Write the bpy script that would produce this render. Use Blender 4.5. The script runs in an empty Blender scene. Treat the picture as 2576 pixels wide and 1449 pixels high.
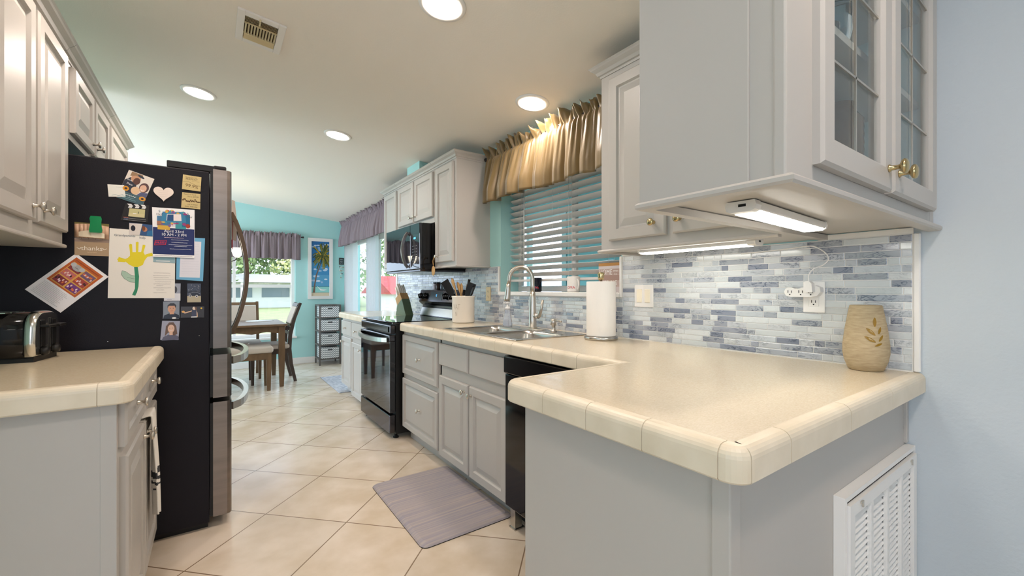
import bpy, bmesh, math, random
from mathutils import Vector, Matrix
PI = math.pi
sc = bpy.context.scene
COL = sc.collection
random.seed(7)

# ------------------------------------------------------------------ camera
FPX = 1072.0
cd = bpy.data.cameras.new('camera')
cd.sensor_width = 36.0
cd.lens = 36.0 * FPX / 2576.0
cd.shift_y = 3.5 / 2576.0
cd.clip_start = 0.02
cam = bpy.data.objects.new('camera', cd)
COL.objects.link(cam)
cam.location = (0, 0, 1.175)
cam.rotation_euler = (PI / 2, 0, -math.radians(35.05))
sc.camera = cam

# ------------------------------------------------------------------ world, sun, added fill lamps, exposure
def lin(c):
    if isinstance(c, str):
        c = c.lstrip('#'); c = tuple(int(c[i:i + 2], 16) for i in (0, 2, 4))
    r = []
    for v in c:
        v = v / 255.0
        r.append(v / 12.92 if v <= 0.04045 else ((v + 0.055) / 1.055) ** 2.4)
    return (r[0], r[1], r[2], 1.0)

w = bpy.data.worlds.new('sky'); sc.world = w
w.use_nodes = True
bg = w.node_tree.nodes['Background']
bg.inputs[0].default_value = lin((216, 230, 252))
bg.inputs[1].default_value = 3.9

def lamp(name, kind, loc, energy, color, rot=(0, 0, 0), **kw):
    ld = bpy.data.lights.new(name, kind)
    ld.energy = energy; ld.color = color[:3]
    for k, v in kw.items(): setattr(ld, k, v)
    o = bpy.data.objects.new(name, ld); COL.objects.link(o)
    o.location = loc; o.rotation_euler = rot
    return o
lamp('sun', 'SUN', (0, -10, 20), 2.6, (1.0, 0.95, 0.86), rot=(math.radians(38), 0, math.radians(-8)), angle=0.02)
# added daylight-coloured fill lamps outside unseen openings behind the camera and far left
lamp('fill_living', 'AREA', (-1.0, -3.16, 1.5), 7, (0.90, 0.93, 1.0), rot=(PI / 2, 0, 0), shape='RECTANGLE', size=1.3, size_y=1.1)
lamp('fill_dining', 'AREA', (-3.72, 5.75, 1.25), 100, (0.78, 0.86, 1.0), rot=(0, -PI / 2 + .30, .5), shape='RECTANGLE', size=2.1, size_y=2.6)
lamp('fill_side', 'AREA', (-3.72, -1.1, 1.4), 6, (0.74, 0.87, 1.0), rot=(0, -PI / 2, 0), shape='RECTANGLE', size=1.5, size_y=2.0)
sc.view_settings.view_transform = 'Standard'
sc.view_settings.look = 'None'
sc.view_settings.gamma = 1.0
sc.view_settings.exposure = 0.28
sc.view_settings.use_curve_mapping = False
LAMP_E = 132.0
STRIP_E = 13.0

# ------------------------------------------------------------------ materials
M = {}
def mat(name, color, rough=0.5, metal=0.0, noise=0.0, nscale=20.0, bump=0.0, bscale=80.0, spec=0.5,
        emit=None, estr=0.0, coat=0.0, vcol=False, aniso=0.0, stretch=None, trans=0.0, ior=1.45, col2=None, sheen=0.0, alpha=1.0):
    m = bpy.data.materials.new(name); m.use_nodes = True
    nt = m.node_tree; N = nt.nodes; L = nt.links
    b = N['Principled BSDF']
    c = lin(color) if not (isinstance(color, tuple) and len(color) == 4) else color
    b.inputs['Base Color'].default_value = c
    b.inputs['Roughness'].default_value = rough
    b.inputs['Metallic'].default_value = metal
    b.inputs['Specular IOR Level'].default_value = spec
    b.inputs['Coat Weight'].default_value = coat
    b.inputs['IOR'].default_value = ior
    b.inputs['Transmission Weight'].default_value = trans
    b.inputs['Sheen Weight'].default_value = sheen
    b.inputs['Alpha'].default_value = alpha
    if aniso: b.inputs['Anisotropic'].default_value = aniso
    src = None
    tc = N.new('ShaderNodeTexCoord'); mp = N.new('ShaderNodeMapping')
    L.new(tc.outputs['Object'], mp.inputs['Vector'])
    if stretch: mp.inputs['Scale'].default_value = stretch
    if vcol:
        at = N.new('ShaderNodeAttribute'); at.attribute_name = 'Col'; src = at.outputs['Color']
        L.new(src, b.inputs['Base Color'])
    if noise or col2:
        nz = N.new('ShaderNodeTexNoise'); nz.inputs['Scale'].default_value = nscale; nz.inputs['Detail'].default_value = 5
        L.new(mp.outputs[0], nz.inputs['Vector'])
        mx = N.new('ShaderNodeMix'); mx.data_type = 'RGBA'
        rp = N.new('ShaderNodeMapRange'); rp.inputs[1].default_value = 0.3; rp.inputs[2].default_value = 0.7
        L.new(nz.outputs['Fac'], rp.inputs[0]); L.new(rp.outputs[0], mx.inputs[0])
        if col2: c2 = lin(col2)
        else: c2 = tuple(min(1, v * (1 - noise)) for v in c[:3]) + (1,)
        mx.inputs[6].default_value = c; mx.inputs[7].default_value = c2
        L.new(mx.outputs[2], b.inputs['Base Color'])
    if bump:
        nb = N.new('ShaderNodeTexNoise'); nb.inputs['Scale'].default_value = bscale; nb.inputs['Detail'].default_value = 3
        L.new(mp.outputs[0], nb.inputs['Vector'])
        bp = N.new('ShaderNodeBump'); bp.inputs['Strength'].default_value = bump; bp.inputs['Distance'].default_value = 0.002
        L.new(nb.outputs['Fac'], bp.inputs['Height']); L.new(bp.outputs[0], b.inputs['Normal'])
    if emit is not None:
        b.inputs['Emission Color'].default_value = lin(emit) if not (isinstance(emit, tuple) and len(emit) == 4) else emit
        b.inputs['Emission Strength'].default_value = estr
    M[name] = m
    return m

mat('cabinet', (187, 183, 177), 0.38, bump=0.06, bscale=60)
mat('lining', (188, 212, 214), 0.5)
mat('ceiling_paint', (240, 234, 224), 0.9, bump=0.25, bscale=120)
mat('aqua', (176, 224, 222), 0.75, bump=0.2, bscale=130)
mat('pale_blue', (198, 207, 213), 0.7, bump=0.7, bscale=70)
mat('white_trim', (238, 236, 232), 0.4)
mat('white_plastic', (240, 238, 234), 0.3)
mat('ivory_plastic', (226, 206, 160), 0.35)
mat('ivory_light', (245, 236, 214), 0.35)
mat('laminate', (218, 205, 180), 0.22, col2=(206, 190, 162), nscale=170, stretch=(1, 2.0, 1), coat=0.15)
mat('edge_tile', (232, 220, 198), 0.35, col2=(216, 203, 178), nscale=9, bump=0.1, bscale=40)
mat('grout', (206, 196, 176), 0.9)
mat('black_gloss', (12, 12, 14), 0.08)
mat('fridge_side', (19, 18, 26), 0.5, bump=0.25, bscale=260, spec=0.3)
mat('black_plastic', (18, 18, 19), 0.4)
mat('rubber', (14, 14, 14), 0.8)
mat('dark_steel', (146, 137, 132), 0.30, metal=1.0, noise=0.18, nscale=3, stretch=(1, 1, 12))
mat('dark_steel_h', (84, 82, 86), 0.16, metal=1.0, noise=0.15, nscale=3, stretch=(12, 1, 1))
mat('handle_bronze', (124, 100, 82), 0.22, metal=1.0)
mat('steel', (196, 192, 186), 0.26, metal=1.0, noise=0.1, nscale=4)
mat('nickel', (204, 197, 186), 0.30, metal=1.0)
mat('chrome', (232, 229, 222), 0.20, metal=1.0)
mat('brass', (196, 176, 132), 0.22, metal=1.0)
mat('oven_glass', (16, 20, 28), 0.03, spec=0.9)
mat('wood_brown', (118, 92, 66), 0.4, noise=0.35, nscale=6, stretch=(3, 3, 0.6))
mat('wood_dark', (74, 60, 52), 0.42, noise=0.3, nscale=6)
mat('wood_grey', (110, 104, 100), 0.5, noise=0.3, nscale=8)
mat('wood_light', (206, 160, 98), 0.5, noise=0.25, nscale=12, stretch=(4, 4, 0.7))
mat('seat_fabric', (196, 184, 172), 0.9, bump=0.4, bscale=300)
mat('brown_satin', (112, 92, 54), 0.40, bump=0.5, bscale=30, sheen=0.3)
mat('mauve_cloth', (142, 128, 134), 0.85, bump=0.3, bscale=400)
mat('rod_dark', (40, 28, 26), 0.35)
mat('blind', (226, 220, 214), 0.45)
mat('cord', (232, 230, 226), 0.6)
mat('porch_wall', (140, 198, 200), 0.8, noise=0.12, nscale=3)
mat('porch_wall_light', (190, 214, 214), 0.8)
mat('knife_green', (96, 116, 88), 0.5)
mat('ceramic_white', (238, 232, 220), 0.25)
mat('mug_white', (242, 238, 232), 0.12)
mat('mug_black', (10, 14, 30), 0.08)
mat('paper', (244, 240, 234), 0.95, bump=0.3, bscale=150)
mat('print', (255, 255, 255), 0.55, vcol=True)
mat('print_gloss', (255, 255, 255), 0.25, vcol=True)
mat('sandstone', (190, 172, 138), 0.8, col2=(170, 150, 118), nscale=40, stretch=(1, 1, 5), bump=0.3, bscale=120)
mat('amber', (146, 112, 30), 0.3)
mat('clear_glass', (235, 245, 250), 0.03, trans=1.0, ior=1.3)
mat('bottle_plastic', (235, 240, 248), 0.1, trans=0.85, ior=1.2)
mat('amber_glass', (104, 66, 24), 0.15)
mat('jar_dark', (60, 38, 28), 0.3)
mat('jar_light', (206, 196, 200), 0.3)
mat('lamp_glow', (255, 250, 240), 0.5, emit=(1.0, 0.85, 0.75, 1), estr=LAMP_E)
mat('strip_glow', (255, 255, 250), 0.5, emit=(1.0, 0.97, 0.90, 1), estr=STRIP_E)
mat('chandelier_glow', (255, 246, 230), 0.5, emit=(1.0, 0.9, 0.72, 1), estr=4.5)
mat('display_blue', (10, 20, 30), 0.2, emit=(90, 190, 255), estr=2.0)
mat('display_panel', (40, 62, 66), 0.15)
mat('vent_white', (236, 232, 228), 0.45)
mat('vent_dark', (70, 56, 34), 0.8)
mat('vent_louvre', (214, 198, 158), 0.5)
mat('green_plastic', (20, 150, 90), 0.15, trans=0.2)
mat('towel', (238, 234, 226), 0.95, bump=0.4, bscale=300)
mat('towel_dark', (60, 62, 66), 0.95)
mat('mat_grey', (184, 172, 164), 0.75, col2=(148, 146, 160), nscale=5, stretch=(0.3, 16, 1), bump=0.2, bscale=200)
mat('mat_edge', (150, 136, 116), 0.8)
mat('rug', (206, 208, 212), 0.95, col2=(150, 156, 168), nscale=28, bump=0.5, bscale=200)
mat('grass', (122, 134, 92), 0.95, col2=(146, 152, 108), nscale=1.2)
mat('leaf', (96, 128, 78), 0.7, col2=(150, 164, 108), nscale=1.5)
mat('leaf_pale', (160, 170, 110), 0.7, col2=(206, 200, 140), nscale=1.5)
mat('bark', (96, 84, 70), 0.9)
mat('house_white', (226, 226, 222), 0.8)
mat('roof_grey', (150, 148, 146), 0.8)
mat('roof_red', (170, 60, 56), 0.7)
mat('window_dark', (120, 134, 142), 0.2)
mat('fan_vinyl', (224, 226, 228), 0.6)
mat('copper_pen', (150, 100, 60), 0.3)

def glass_pane():
    m = bpy.data.materials.new('pane'); m.use_nodes = True
    nt = m.node_tree; nt.nodes.clear()
    o = nt.nodes.new('ShaderNodeOutputMaterial'); t = nt.nodes.new('ShaderNodeBsdfTransparent')
    g = nt.nodes.new('ShaderNodeBsdfGlossy'); g.inputs['Roughness'].default_value = 0.02
    t.inputs[0].default_value = (0.96, 0.985, 0.98, 1)
    lw = nt.nodes.new('ShaderNodeLayerWeight'); lw.inputs[0].default_value = 0.5
    pw = nt.nodes.new('ShaderNodeMath'); pw.operation = 'POWER'; pw.inputs[1].default_value = 5.0; nt.links.new(lw.outputs['Facing'], pw.inputs[0])
    f = nt.nodes.new('ShaderNodeMath'); f.operation = 'MULTIPLY_ADD'; f.inputs[1].default_value = 0.7; f.inputs[2].default_value = 0.04; nt.links.new(pw.outputs[0], f.inputs[0])
    mx = nt.nodes.new('ShaderNodeMixShader')
    nt.links.new(f.outputs[0], mx.inputs[0]); nt.links.new(t.outputs[0], mx.inputs[1]); nt.links.new(g.outputs[0], mx.inputs[2])
    nt.links.new(mx.outputs[0], o.inputs[0])
    M['pane'] = m
glass_pane()

def floor_mat():
    m = bpy.data.materials.new('floor_tile'); m.use_nodes = True
    nt = m.node_tree; N = nt.nodes; L = nt.links; b = N['Principled BSDF']
    tc = N.new('ShaderNodeTexCoord'); mp = N.new('ShaderNodeMapping'); mp.vector_type = 'POINT'
    L.new(tc.outputs['Object'], mp.inputs[0])
    # translate by the grid origin, rotate 45 degrees, in tile units
    S = 0.4592
    x0, y0 = 0.796, 4.61
    k = 1 / (math.sqrt(2) * S)
    sep = N.new('ShaderNodeSeparateXYZ'); L.new(tc.outputs['Object'], sep.inputs[0])
    def math_(op, a, bb=None, cc=None):
        n = N.new('ShaderNodeMath'); n.operation = op
        for i, v in enumerate((a, bb, cc)):
            if v is None: continue
            if isinstance(v, (int, float)): n.inputs[i].default_value = v
            else: L.new(v, n.inputs[i])
        return n.outputs[0]
    ps = math_('ADD', sep.outputs[0], sep.outputs[1]); qs = math_('SUBTRACT', sep.outputs[0], sep.outputs[1])
    p = math_('MULTIPLY', math_('SUBTRACT', ps, x0 + y0), k); q = math_('MULTIPLY', math_('SUBTRACT', qs, x0 - y0), k)
    dp = math_('PINGPONG', p, 0.5); dq = math_('PINGPONG', q, 0.5)
    d = math_('MINIMUM', dp, dq)
    g = math_('LESS_THAN', d, 0.0062)
    fl = N.new('ShaderNodeCombineXYZ'); L.new(math_('FLOOR', p), fl.inputs[0]); L.new(math_('FLOOR', q), fl.inputs[1])
    wn = N.new('ShaderNodeTexWhiteNoise'); L.new(fl.outputs[0], wn.inputs['Vector'])
    nz = N.new('ShaderNodeTexNoise'); nz.inputs['Scale'].default_value = 5.5; nz.inputs['Detail'].default_value = 6
    L.new(tc.outputs['Object'], nz.inputs['Vector'])
    m1 = N.new('ShaderNodeMix'); m1.data_type = 'RGBA'
    m1.inputs[6].default_value = lin((234, 220, 202)); m1.inputs[7].default_value = lin((216, 199, 174))
    mr = N.new('ShaderNodeMapRange'); mr.inputs[1].default_value = 0.35; mr.inputs[2].default_value = 0.65
    L.new(nz.outputs['Fac'], mr.inputs[0]); L.new(mr.outputs[0], m1.inputs[0])
    m2 = N.new('ShaderNodeMix'); m2.data_type = 'RGBA'; m2.blend_type = 'MULTIPLY'; m2.inputs[0].default_value = 1
    L.new(m1.outputs[2], m2.inputs[6])
    vv = math_('ADD', math_('MULTIPLY', wn.outputs['Value'], 0.07), 0.93)
    cb = N.new('ShaderNodeCombineColor')
    for i in range(3): L.new(vv, cb.inputs[i])
    L.new(cb.outputs[0], m2.inputs[7])
    m3 = N.new('ShaderNodeMix'); m3.data_type = 'RGBA'; L.new(g, m3.inputs[0]); L.new(m2.outputs[2], m3.inputs[6])
    m3.inputs[7].default_value = lin((140, 118, 96))
    L.new(m3.outputs[2], b.inputs['Base Color'])
    b.inputs['Roughness'].default_value = 0.25; b.inputs['Specular IOR Level'].default_value = 0.8
    bp = N.new('ShaderNodeBump'); bp.inputs['Strength'].default_value = 0.5; bp.inputs['Distance'].default_value = 0.001
    hh = math_('SUBTRACT', math_('MULTIPLY', nz.outputs['Fac'], 0.25), g)
    L.new(hh, bp.inputs['Height']); L.new(bp.outputs[0], b.inputs['Normal'])
    M['floor_tile'] = m
floor_mat()

def mosaic_mat():
    m = bpy.data.materials.new('mosaic'); m.use_nodes = True
    nt = m.node_tree; N = nt.nodes; L = nt.links; b = N['Principled BSDF']
    at = N.new('ShaderNodeAttribute'); at.attribute_name = 'Col'
    tc = N.new('ShaderNodeTexCoord'); mp = N.new('ShaderNodeMapping'); mp.inputs['Scale'].default_value = (1, 1, 2.4)
    L.new(tc.outputs['Object'], mp.inputs[0])
    nz = N.new('ShaderNodeTexNoise'); nz.inputs['Scale'].default_value = 24; nz.inputs['Detail'].default_value = 4; nz.inputs['Distortion'].default_value = 1.6
    L.new(mp.outputs[0], nz.inputs['Vector'])
    # thin veins where the noise crosses 0.5
    sb = N.new('ShaderNodeMath'); sb.operation = 'SUBTRACT'; sb.inputs[1].default_value = 0.5; L.new(nz.outputs['Fac'], sb.inputs[0])
    ab = N.new('ShaderNodeMath'); ab.operation = 'ABSOLUTE'; L.new(sb.outputs[0], ab.inputs[0])
    mr = N.new('ShaderNodeMapRange'); mr.inputs[1].default_value = 0.0; mr.inputs[2].default_value = 0.06; mr.inputs[3].default_value = 1; mr.inputs[4].default_value = 0
    L.new(ab.outputs[0], mr.inputs[0])
    # alpha channel of the attribute carries how veined a tile is
    nz2 = N.new('ShaderNodeTexNoise'); nz2.inputs['Scale'].default_value = 11; nz2.inputs['Detail'].default_value = 2; L.new(mp.outputs[0], nz2.inputs['Vector'])
    mr2 = N.new('ShaderNodeMapRange'); mr2.inputs[1].default_value = 0.42; mr2.inputs[2].default_value = 0.58; L.new(nz2.outputs['Fac'], mr2.inputs[0])
    mq = N.new('ShaderNodeMath'); mq.operation = 'MULTIPLY'; L.new(mr.outputs[0], mq.inputs[0]); L.new(mr2.outputs[0], mq.inputs[1])
    mu = N.new('ShaderNodeMath'); mu.operation = 'MULTIPLY'; L.new(mq.outputs[0], mu.inputs[0]); L.new(at.outputs['Alpha'], mu.inputs[1])
    mx = N.new('ShaderNodeMix'); mx.data_type = 'RGBA'; L.new(mu.outputs[0], mx.inputs[0]); L.new(at.outputs['Color'], mx.inputs[6])
    mx.inputs[7].default_value = lin((78, 88, 108))
    L.new(mx.outputs[2], b.inputs['Base Color'])
    b.inputs['Roughness'].default_value = 0.12
    M['mosaic'] = m
mosaic_mat()

def chevron_mat():
    m = bpy.data.materials.new('chevron'); m.use_nodes = True
    nt = m.node_tree; N = nt.nodes; L = nt.links; b = N['Principled BSDF']
    tc = N.new('ShaderNodeTexCoord'); sep = N.new('ShaderNodeSeparateXYZ'); L.new(tc.outputs['Object'], sep.inputs[0])
    def math_(op, a, bb=None):
        n = N.new('ShaderNodeMath'); n.operation = op
        for i, v in enumerate((a, bb)):
            if v is None: continue
            if isinstance(v, (int, float)): n.inputs[i].default_value = v
            else: L.new(v, n.inputs[i])
        return n.outputs[0]
    h = math_('ADD', sep.outputs[0], sep.outputs[1])
    z = math_('ADD', sep.outputs[2], math_('PINGPONG', math_('ADD', h, 5.0), 0.016))
    f = math_('LESS_THAN', math_('FRACT', math_('MULTIPLY', z, 32.0)), 0.5)
    mx = N.new('ShaderNodeMix'); mx.data_type = 'RGBA'; L.new(f, mx.inputs[0])
    mx.inputs[6].default_value = lin((240, 240, 240)); mx.inputs[7].default_value = lin((138, 146, 150))
    L.new(mx.outputs[2], b.inputs['Base Color']); b.inputs['Roughness'].default_value = 0.9
    M['chevron'] = m
chevron_mat()

# ------------------------------------------------------------------ mesh builder
def V(*a): return Vector(a)
class MB:
    def __init__(s):
        s.bm = bmesh.new(); s.cl = s.bm.loops.layers.float_color.new('Col'); s.mi = 0; s.col = (1, 1, 1, 1)
    def face(s, vs, smooth=False):
        try: f = s.bm.faces.new(vs)
        except ValueError: return None
        f.material_index = s.mi; f.smooth = smooth
        for l in f.loops: l[s.cl] = s.col
        return f
    def poly(s, pts, smooth=False): return s.face([s.bm.verts.new(p) for p in pts], smooth)
    def box(s, x0, x1, y0, y1, z0, z1, bev=0.0, seg=1):
        if x0 > x1: x0, x1 = x1, x0
        if y0 > y1: y0, y1 = y1, y0
        if z0 > z1: z0, z1 = z1, z0
        v = [s.bm.verts.new((x, y, z)) for x in (x0, x1) for y in (y0, y1) for z in (z0, z1)]
        fs = []
        for q in ((0, 1, 3, 2), (4, 6, 7, 5), (0, 4, 5, 1), (2, 3, 7, 6), (0, 2, 6, 4), (1, 5, 7, 3)):
            fs.append(s.face([v[i] for i in q]))
        if bev > 0:
            es = set()
            for f in fs: es.update(f.edges)
            r = bmesh.ops.bevel(s.bm, geom=list(es), offset=bev, segments=seg, affect='EDGES', profile=0.5)
            for f in r['faces']:
                f.material_index = s.mi
                for l in f.loops: l[s.cl] = s.col
        return s
    def boxm(s, mtx, hx, hy, hz, bev=0.0, seg=1):
        n0 = len(s.bm.verts)
        s.box(-hx, hx, -hy, hy, -hz, hz, bev, seg)
        s.bm.verts.ensure_lookup_table()
        for v in s.bm.verts[n0:]: v.co = mtx @ v.co
        return s
    def rings(s, rings, close=True, cap0=True, cap1=True, smooth=True):
        R = [[s.bm.verts.new(p) for p in r] for r in rings]
        n = len(R[0])
        for a, b in zip(R[:-1], R[1:]):
            for i in range(n if close else n - 1):
                j = (i + 1) % n
                s.face([a[i], a[j], b[j], b[i]], smooth)
        if cap0 and close: s.face(list(reversed(R[0])))
        if cap1 and close: s.face(R[-1])
        return s
    def lathe(s, prof, c, axis='Z', seg=24, caps=True, smooth=True):
        rs = []
        for r, h in prof:
            ring = []
            for i in range(seg):
                t = 2 * PI * i / seg; a, b = r * math.cos(t), r * math.sin(t)
                if axis == 'Z': p = V(c[0] + a, c[1] + b, c[2] + h)
                elif axis == 'X': p = V(c[0] + h, c[1] + a, c[2] + b)
                elif axis == '-X': p = V(c[0] - h, c[1] - a, c[2] + b)
                elif axis == 'Y': p = V(c[0] - a, c[1] + h, c[2] + b)
                else: p = V(c[0] + a, c[1] - h, c[2] + b)
                ring.append(p)
            rs.append(ring)
        return s.rings(rs, True, caps, caps, smooth)
    def tube(s, pts, r, seg=10, caps=True, smooth=True, flat=None):
        pts = [Vector(p) for p in pts]; n = len(pts)
        rr = r if isinstance(r, (list, tuple)) else [r] * n
        rs = []; up = None
        for i, p in enumerate(pts):
            d = (pts[min(i + 1, n - 1)] - pts[max(i - 1, 0)]).normalized()
            if up is None:
                up = V(0, 0, 1) if abs(d.z) < 0.9 else V(1, 0, 0)
            a = d.cross(up).normalized(); up = a.cross(d).normalized()
            fl = flat or 1.0
            rs.append([p + (a * math.cos(2 * PI * k / seg) * rr[i] + up * math.sin(2 * PI * k / seg) * rr[i] * fl) for k in range(seg)])
        return s.rings(rs, True, caps, caps, smooth)
    def bar(s, pts, wx, wy, upv=(0, 0, 1)):
        """rectangular bar along a path; wx across, wy along upv"""
        pts = [Vector(p) for p in pts]; n = len(pts); rs = []; upv = Vector(upv)
        wxs = wx if isinstance(wx, (list, tuple)) else [wx] * n
        wys = wy if isinstance(wy, (list, tuple)) else [wy] * n
        for i, p in enumerate(pts):
            d = (pts[min(i + 1, n - 1)] - pts[max(i - 1, 0)]).normalized()
            a = d.cross(upv).normalized(); u = a.cross(d).normalized()
            hx, hy = wxs[i] / 2, wys[i] / 2
            rs.append([p + a * x * hx + u * y * hy for x, y in ((-1, -1), (1, -1), (1, 1), (-1, 1))])
        return s.rings(rs, True, True, True, False)
    def prism(s, pts, vec, smooth=False):
        """closed polygon (3D points) extruded by vec"""
        vec = Vector(vec); a = [s.bm.verts.new(p) for p in pts]; b = [s.bm.verts.new(Vector(p) + vec) for p in pts]
        n = len(a)
        s.face(list(reversed(a))); s.face(b)
        for i in range(n):
            j = (i + 1) % n; s.face([a[i], a[j], b[j], b[i]], smooth)
        return s
    def nested(s, O, U, Vv, W, w, h, loops, back=True):
        """rectangular door/panel; loops = [(inset, height)...] from the outside in"""
        O, U, Vv, W = map(Vector, (O, U, Vv, W)); R = []
        for ins, t in loops:
            R.append([s.bm.verts.new(O + U * x + Vv * y + W * t) for x, y in ((ins, ins), (w - ins, ins), (w - ins, h - ins), (ins, h - ins))])
        for a, b in zip(R[:-1], R[1:]):
            for i in range(4):
                j = (i + 1) % 4; s.face([a[i], a[j], b[j], b[i]])
        s.face(R[-1])
        if back: s.face(list(reversed(R[0])))
        return s
    def build(s, name, mats, parent=None, autosmooth=False, solid=0.0, subsurf=0):
        bm = s.bm
        bmesh.ops.recalc_face_normals(bm, faces=bm.faces[:])
        off = V(0, 0, 0)
        if parent is not None:
            q = parent
            while q is not None: off += q.location; q = q.parent
        else:
            xs = [v.co for v in bm.verts]
            if xs:
                mn = [min(c[i] for c in xs) for i in range(3)]; mxx = [max(c[i] for c in xs) for i in range(3)]
                off = V((mn[0] + mxx[0]) / 2, (mn[1] + mxx[1]) / 2, mn[2])
        for v in bm.verts: v.co -= off
        me = bpy.data.meshes.new(name); bm.to_mesh(me); bm.free()
        if not isinstance(mats, (list, tuple)): mats = [mats]
        for m in mats: me.materials.append(M[m])
        o = bpy.data.objects.new(name, me); COL.objects.link(o)
        if parent is not None: o.parent = parent
        else: o.location = off
        if solid:
            md = o.modifiers.new('solid', 'SOLIDIFY'); md.thickness = solid; md.offset = 0
        if subsurf:
            md = o.modifiers.new('sub', 'SUBSURF'); md.levels = subsurf; md.render_levels = subsurf
        return o

def tag(o, label=None, cat=None, group=None, kind=None):
    if label: o['label'] = label
    if cat: o['category'] = cat
    if group: o['group'] = group
    if kind: o['kind'] = kind
    return o
def thing(name, label, cat, loc, group=None):
    o = bpy.data.objects.new(name, None); COL.objects.link(o); o.location = loc; o.empty_display_size = 0.05
    return tag(o, label, cat, group)
def struct(name, mb, m, parent=None):
    o = mb.build(name, m, parent)
    if parent is None: o['kind'] = 'structure'
    return o
def dup(root, loc, label, group=None):
    def cp(o, par):
        c = o.copy(); COL.objects.link(c); c.parent = par
        for ch in list(o.children): cp(ch, c)
        return c
    r = cp(root, None); r.location = loc; r['label'] = label
    if group: r['group'] = group
    return r
def B(x0, x1, y0, y1, z0, z1, bev=0.0, seg=1):
    return MB().box(x0, x1, y0, y1, z0, z1, bev, seg)

# ------------------------------------------------------------------ flat printed sheets
def text_mesh(body, size):
    cu = bpy.data.curves.new('txt', 'FONT'); cu.body = body; cu.size = size; cu.align_x = 'CENTER'; cu.align_y = 'CENTER'
    cu.resolution_u = 3
    ob = bpy.data.objects.new('txt', cu); COL.objects.link(ob)
    dg = bpy.context.evaluated_depsgraph_get(); dg.update()
    me = bpy.data.meshes.new_from_object(ob.evaluated_get(dg))
    vs = [v.co.copy() for v in me.vertices]; fs = [tuple(p.vertices) for p in me.polygons]
    bpy.data.objects.remove(ob); bpy.data.curves.remove(cu); bpy.data.meshes.remove(me)
    return vs, fs
class Sheet:
    """a thin printed sheet: U right, V up, N towards the viewer"""
    def __init__(s, O, U, Vv, N, poly, color, thick=0.0006):
        s.O, s.U, s.V, s.N = map(Vector, (O, U, Vv, N)); s.k = 0; s.t = thick; s.mb = MB()
        s.mb.col = lin(color)
        s.mb.prism([s.O + s.U * x + s.V * y for x, y in poly], s.N * thick)
    def P(s, x, y): return s.O + s.U * x + s.V * y + s.N * (s.t + 0.00007 * s.k)
    def add(s, poly, color, keep=False):
        s.k += .2 if keep else 1
        s.mb.col = lin(color); s.mb.poly([s.P(x, y) for x, y in poly]); return s
    def rect(s, x0, y0, x1, y1, color, keep=False): return s.add([(x0, y0), (x1, y0), (x1, y1), (x0, y1)], color, keep)
    def ell(s, cx, cy, rx, ry, color, n=18, rot=0, keep=False):
        c, d = math.cos(rot), math.sin(rot)
        return s.add([(cx + rx * math.cos(2 * PI * i / n) * c - ry * math.sin(2 * PI * i / n) * d, cy + rx * math.cos(2 * PI * i / n) * d + ry * math.sin(2 * PI * i / n) * c) for i in range(n)], color, keep)
    def stroke(s, pts, wd, color, keep=False):
        s.k += .2 if keep else 1
        s.mb.col = lin(color)
        for (x0, y0), (x1, y1) in zip(pts[:-1], pts[1:]):
            s.k += .004
            dx, dy = x1 - x0, y1 - y0; l = math.hypot(dx, dy) or 1e-9; nx, ny = -dy / l * wd / 2, dx / l * wd / 2
            s.mb.poly([s.P(*p) for p in ((x0 + nx, y0 + ny), (x0 - nx, y0 - ny), (x1 - nx, y1 - ny), (x1 + nx, y1 + ny))])
        return s
    def text(s, body, cx, cy, size, color, sx=1.0, rot=0.0):
        s.k += 1; s.mb.col = lin(color); vs, fs = text_mesh(body, size)
        c, d = math.cos(rot), math.sin(rot)
        vv = [s.mb.bm.verts.new(s.P(cx + p.x * sx * c - p.y * d, cy + p.x * sx * d + p.y * c)) for p in vs]
        for f in fs: s.mb.face([vv[i] for i in f])
        return s
    def scribble(s, x0, y, x1, amp, color, wd=0.0008, step=0.004, rnd=None):
        rnd = rnd or random; pts = []; x = x0; up = 1
        while x < x1:
            pts.append((x, y + up * amp * rnd.uniform(0.3, 1))); up = -up; x += step * rnd.uniform(0.6, 1.4)
        if len(pts) > 1: s.stroke(pts, wd, color, keep=True)
        return s
    def done(s, name, mat_='print', parent=None):
        # no normal recalculation flips: every printed face looks along N
        o = s.mb.build(name, mat_, parent)
        return o

# ------------------------------------------------------------------ ROOM
XW = 1.81; YB = 7.45; XL = -0.82; ZC = lambda x: 2.28 + 0.118 * (XW - x)
XFAR = -3.6; YN = -3.1
struct('floor', B(XFAR - .2, 2.01, YN - .2, YB + .2, -0.12, 0), 'floor_tile')
mb = MB()
c0, c1 = XFAR - .2, 2.01
mb.prism([(c0, YN - .2, ZC(c0)), (c1, YN - .2, ZC(c1)), (c1, YN - .2, ZC(c1) + .15), (c0, YN - .2, ZC(c0) + .15)], (0, YB - YN + .4, 0))
struct('ceiling', mb, 'ceiling_paint')
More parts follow.
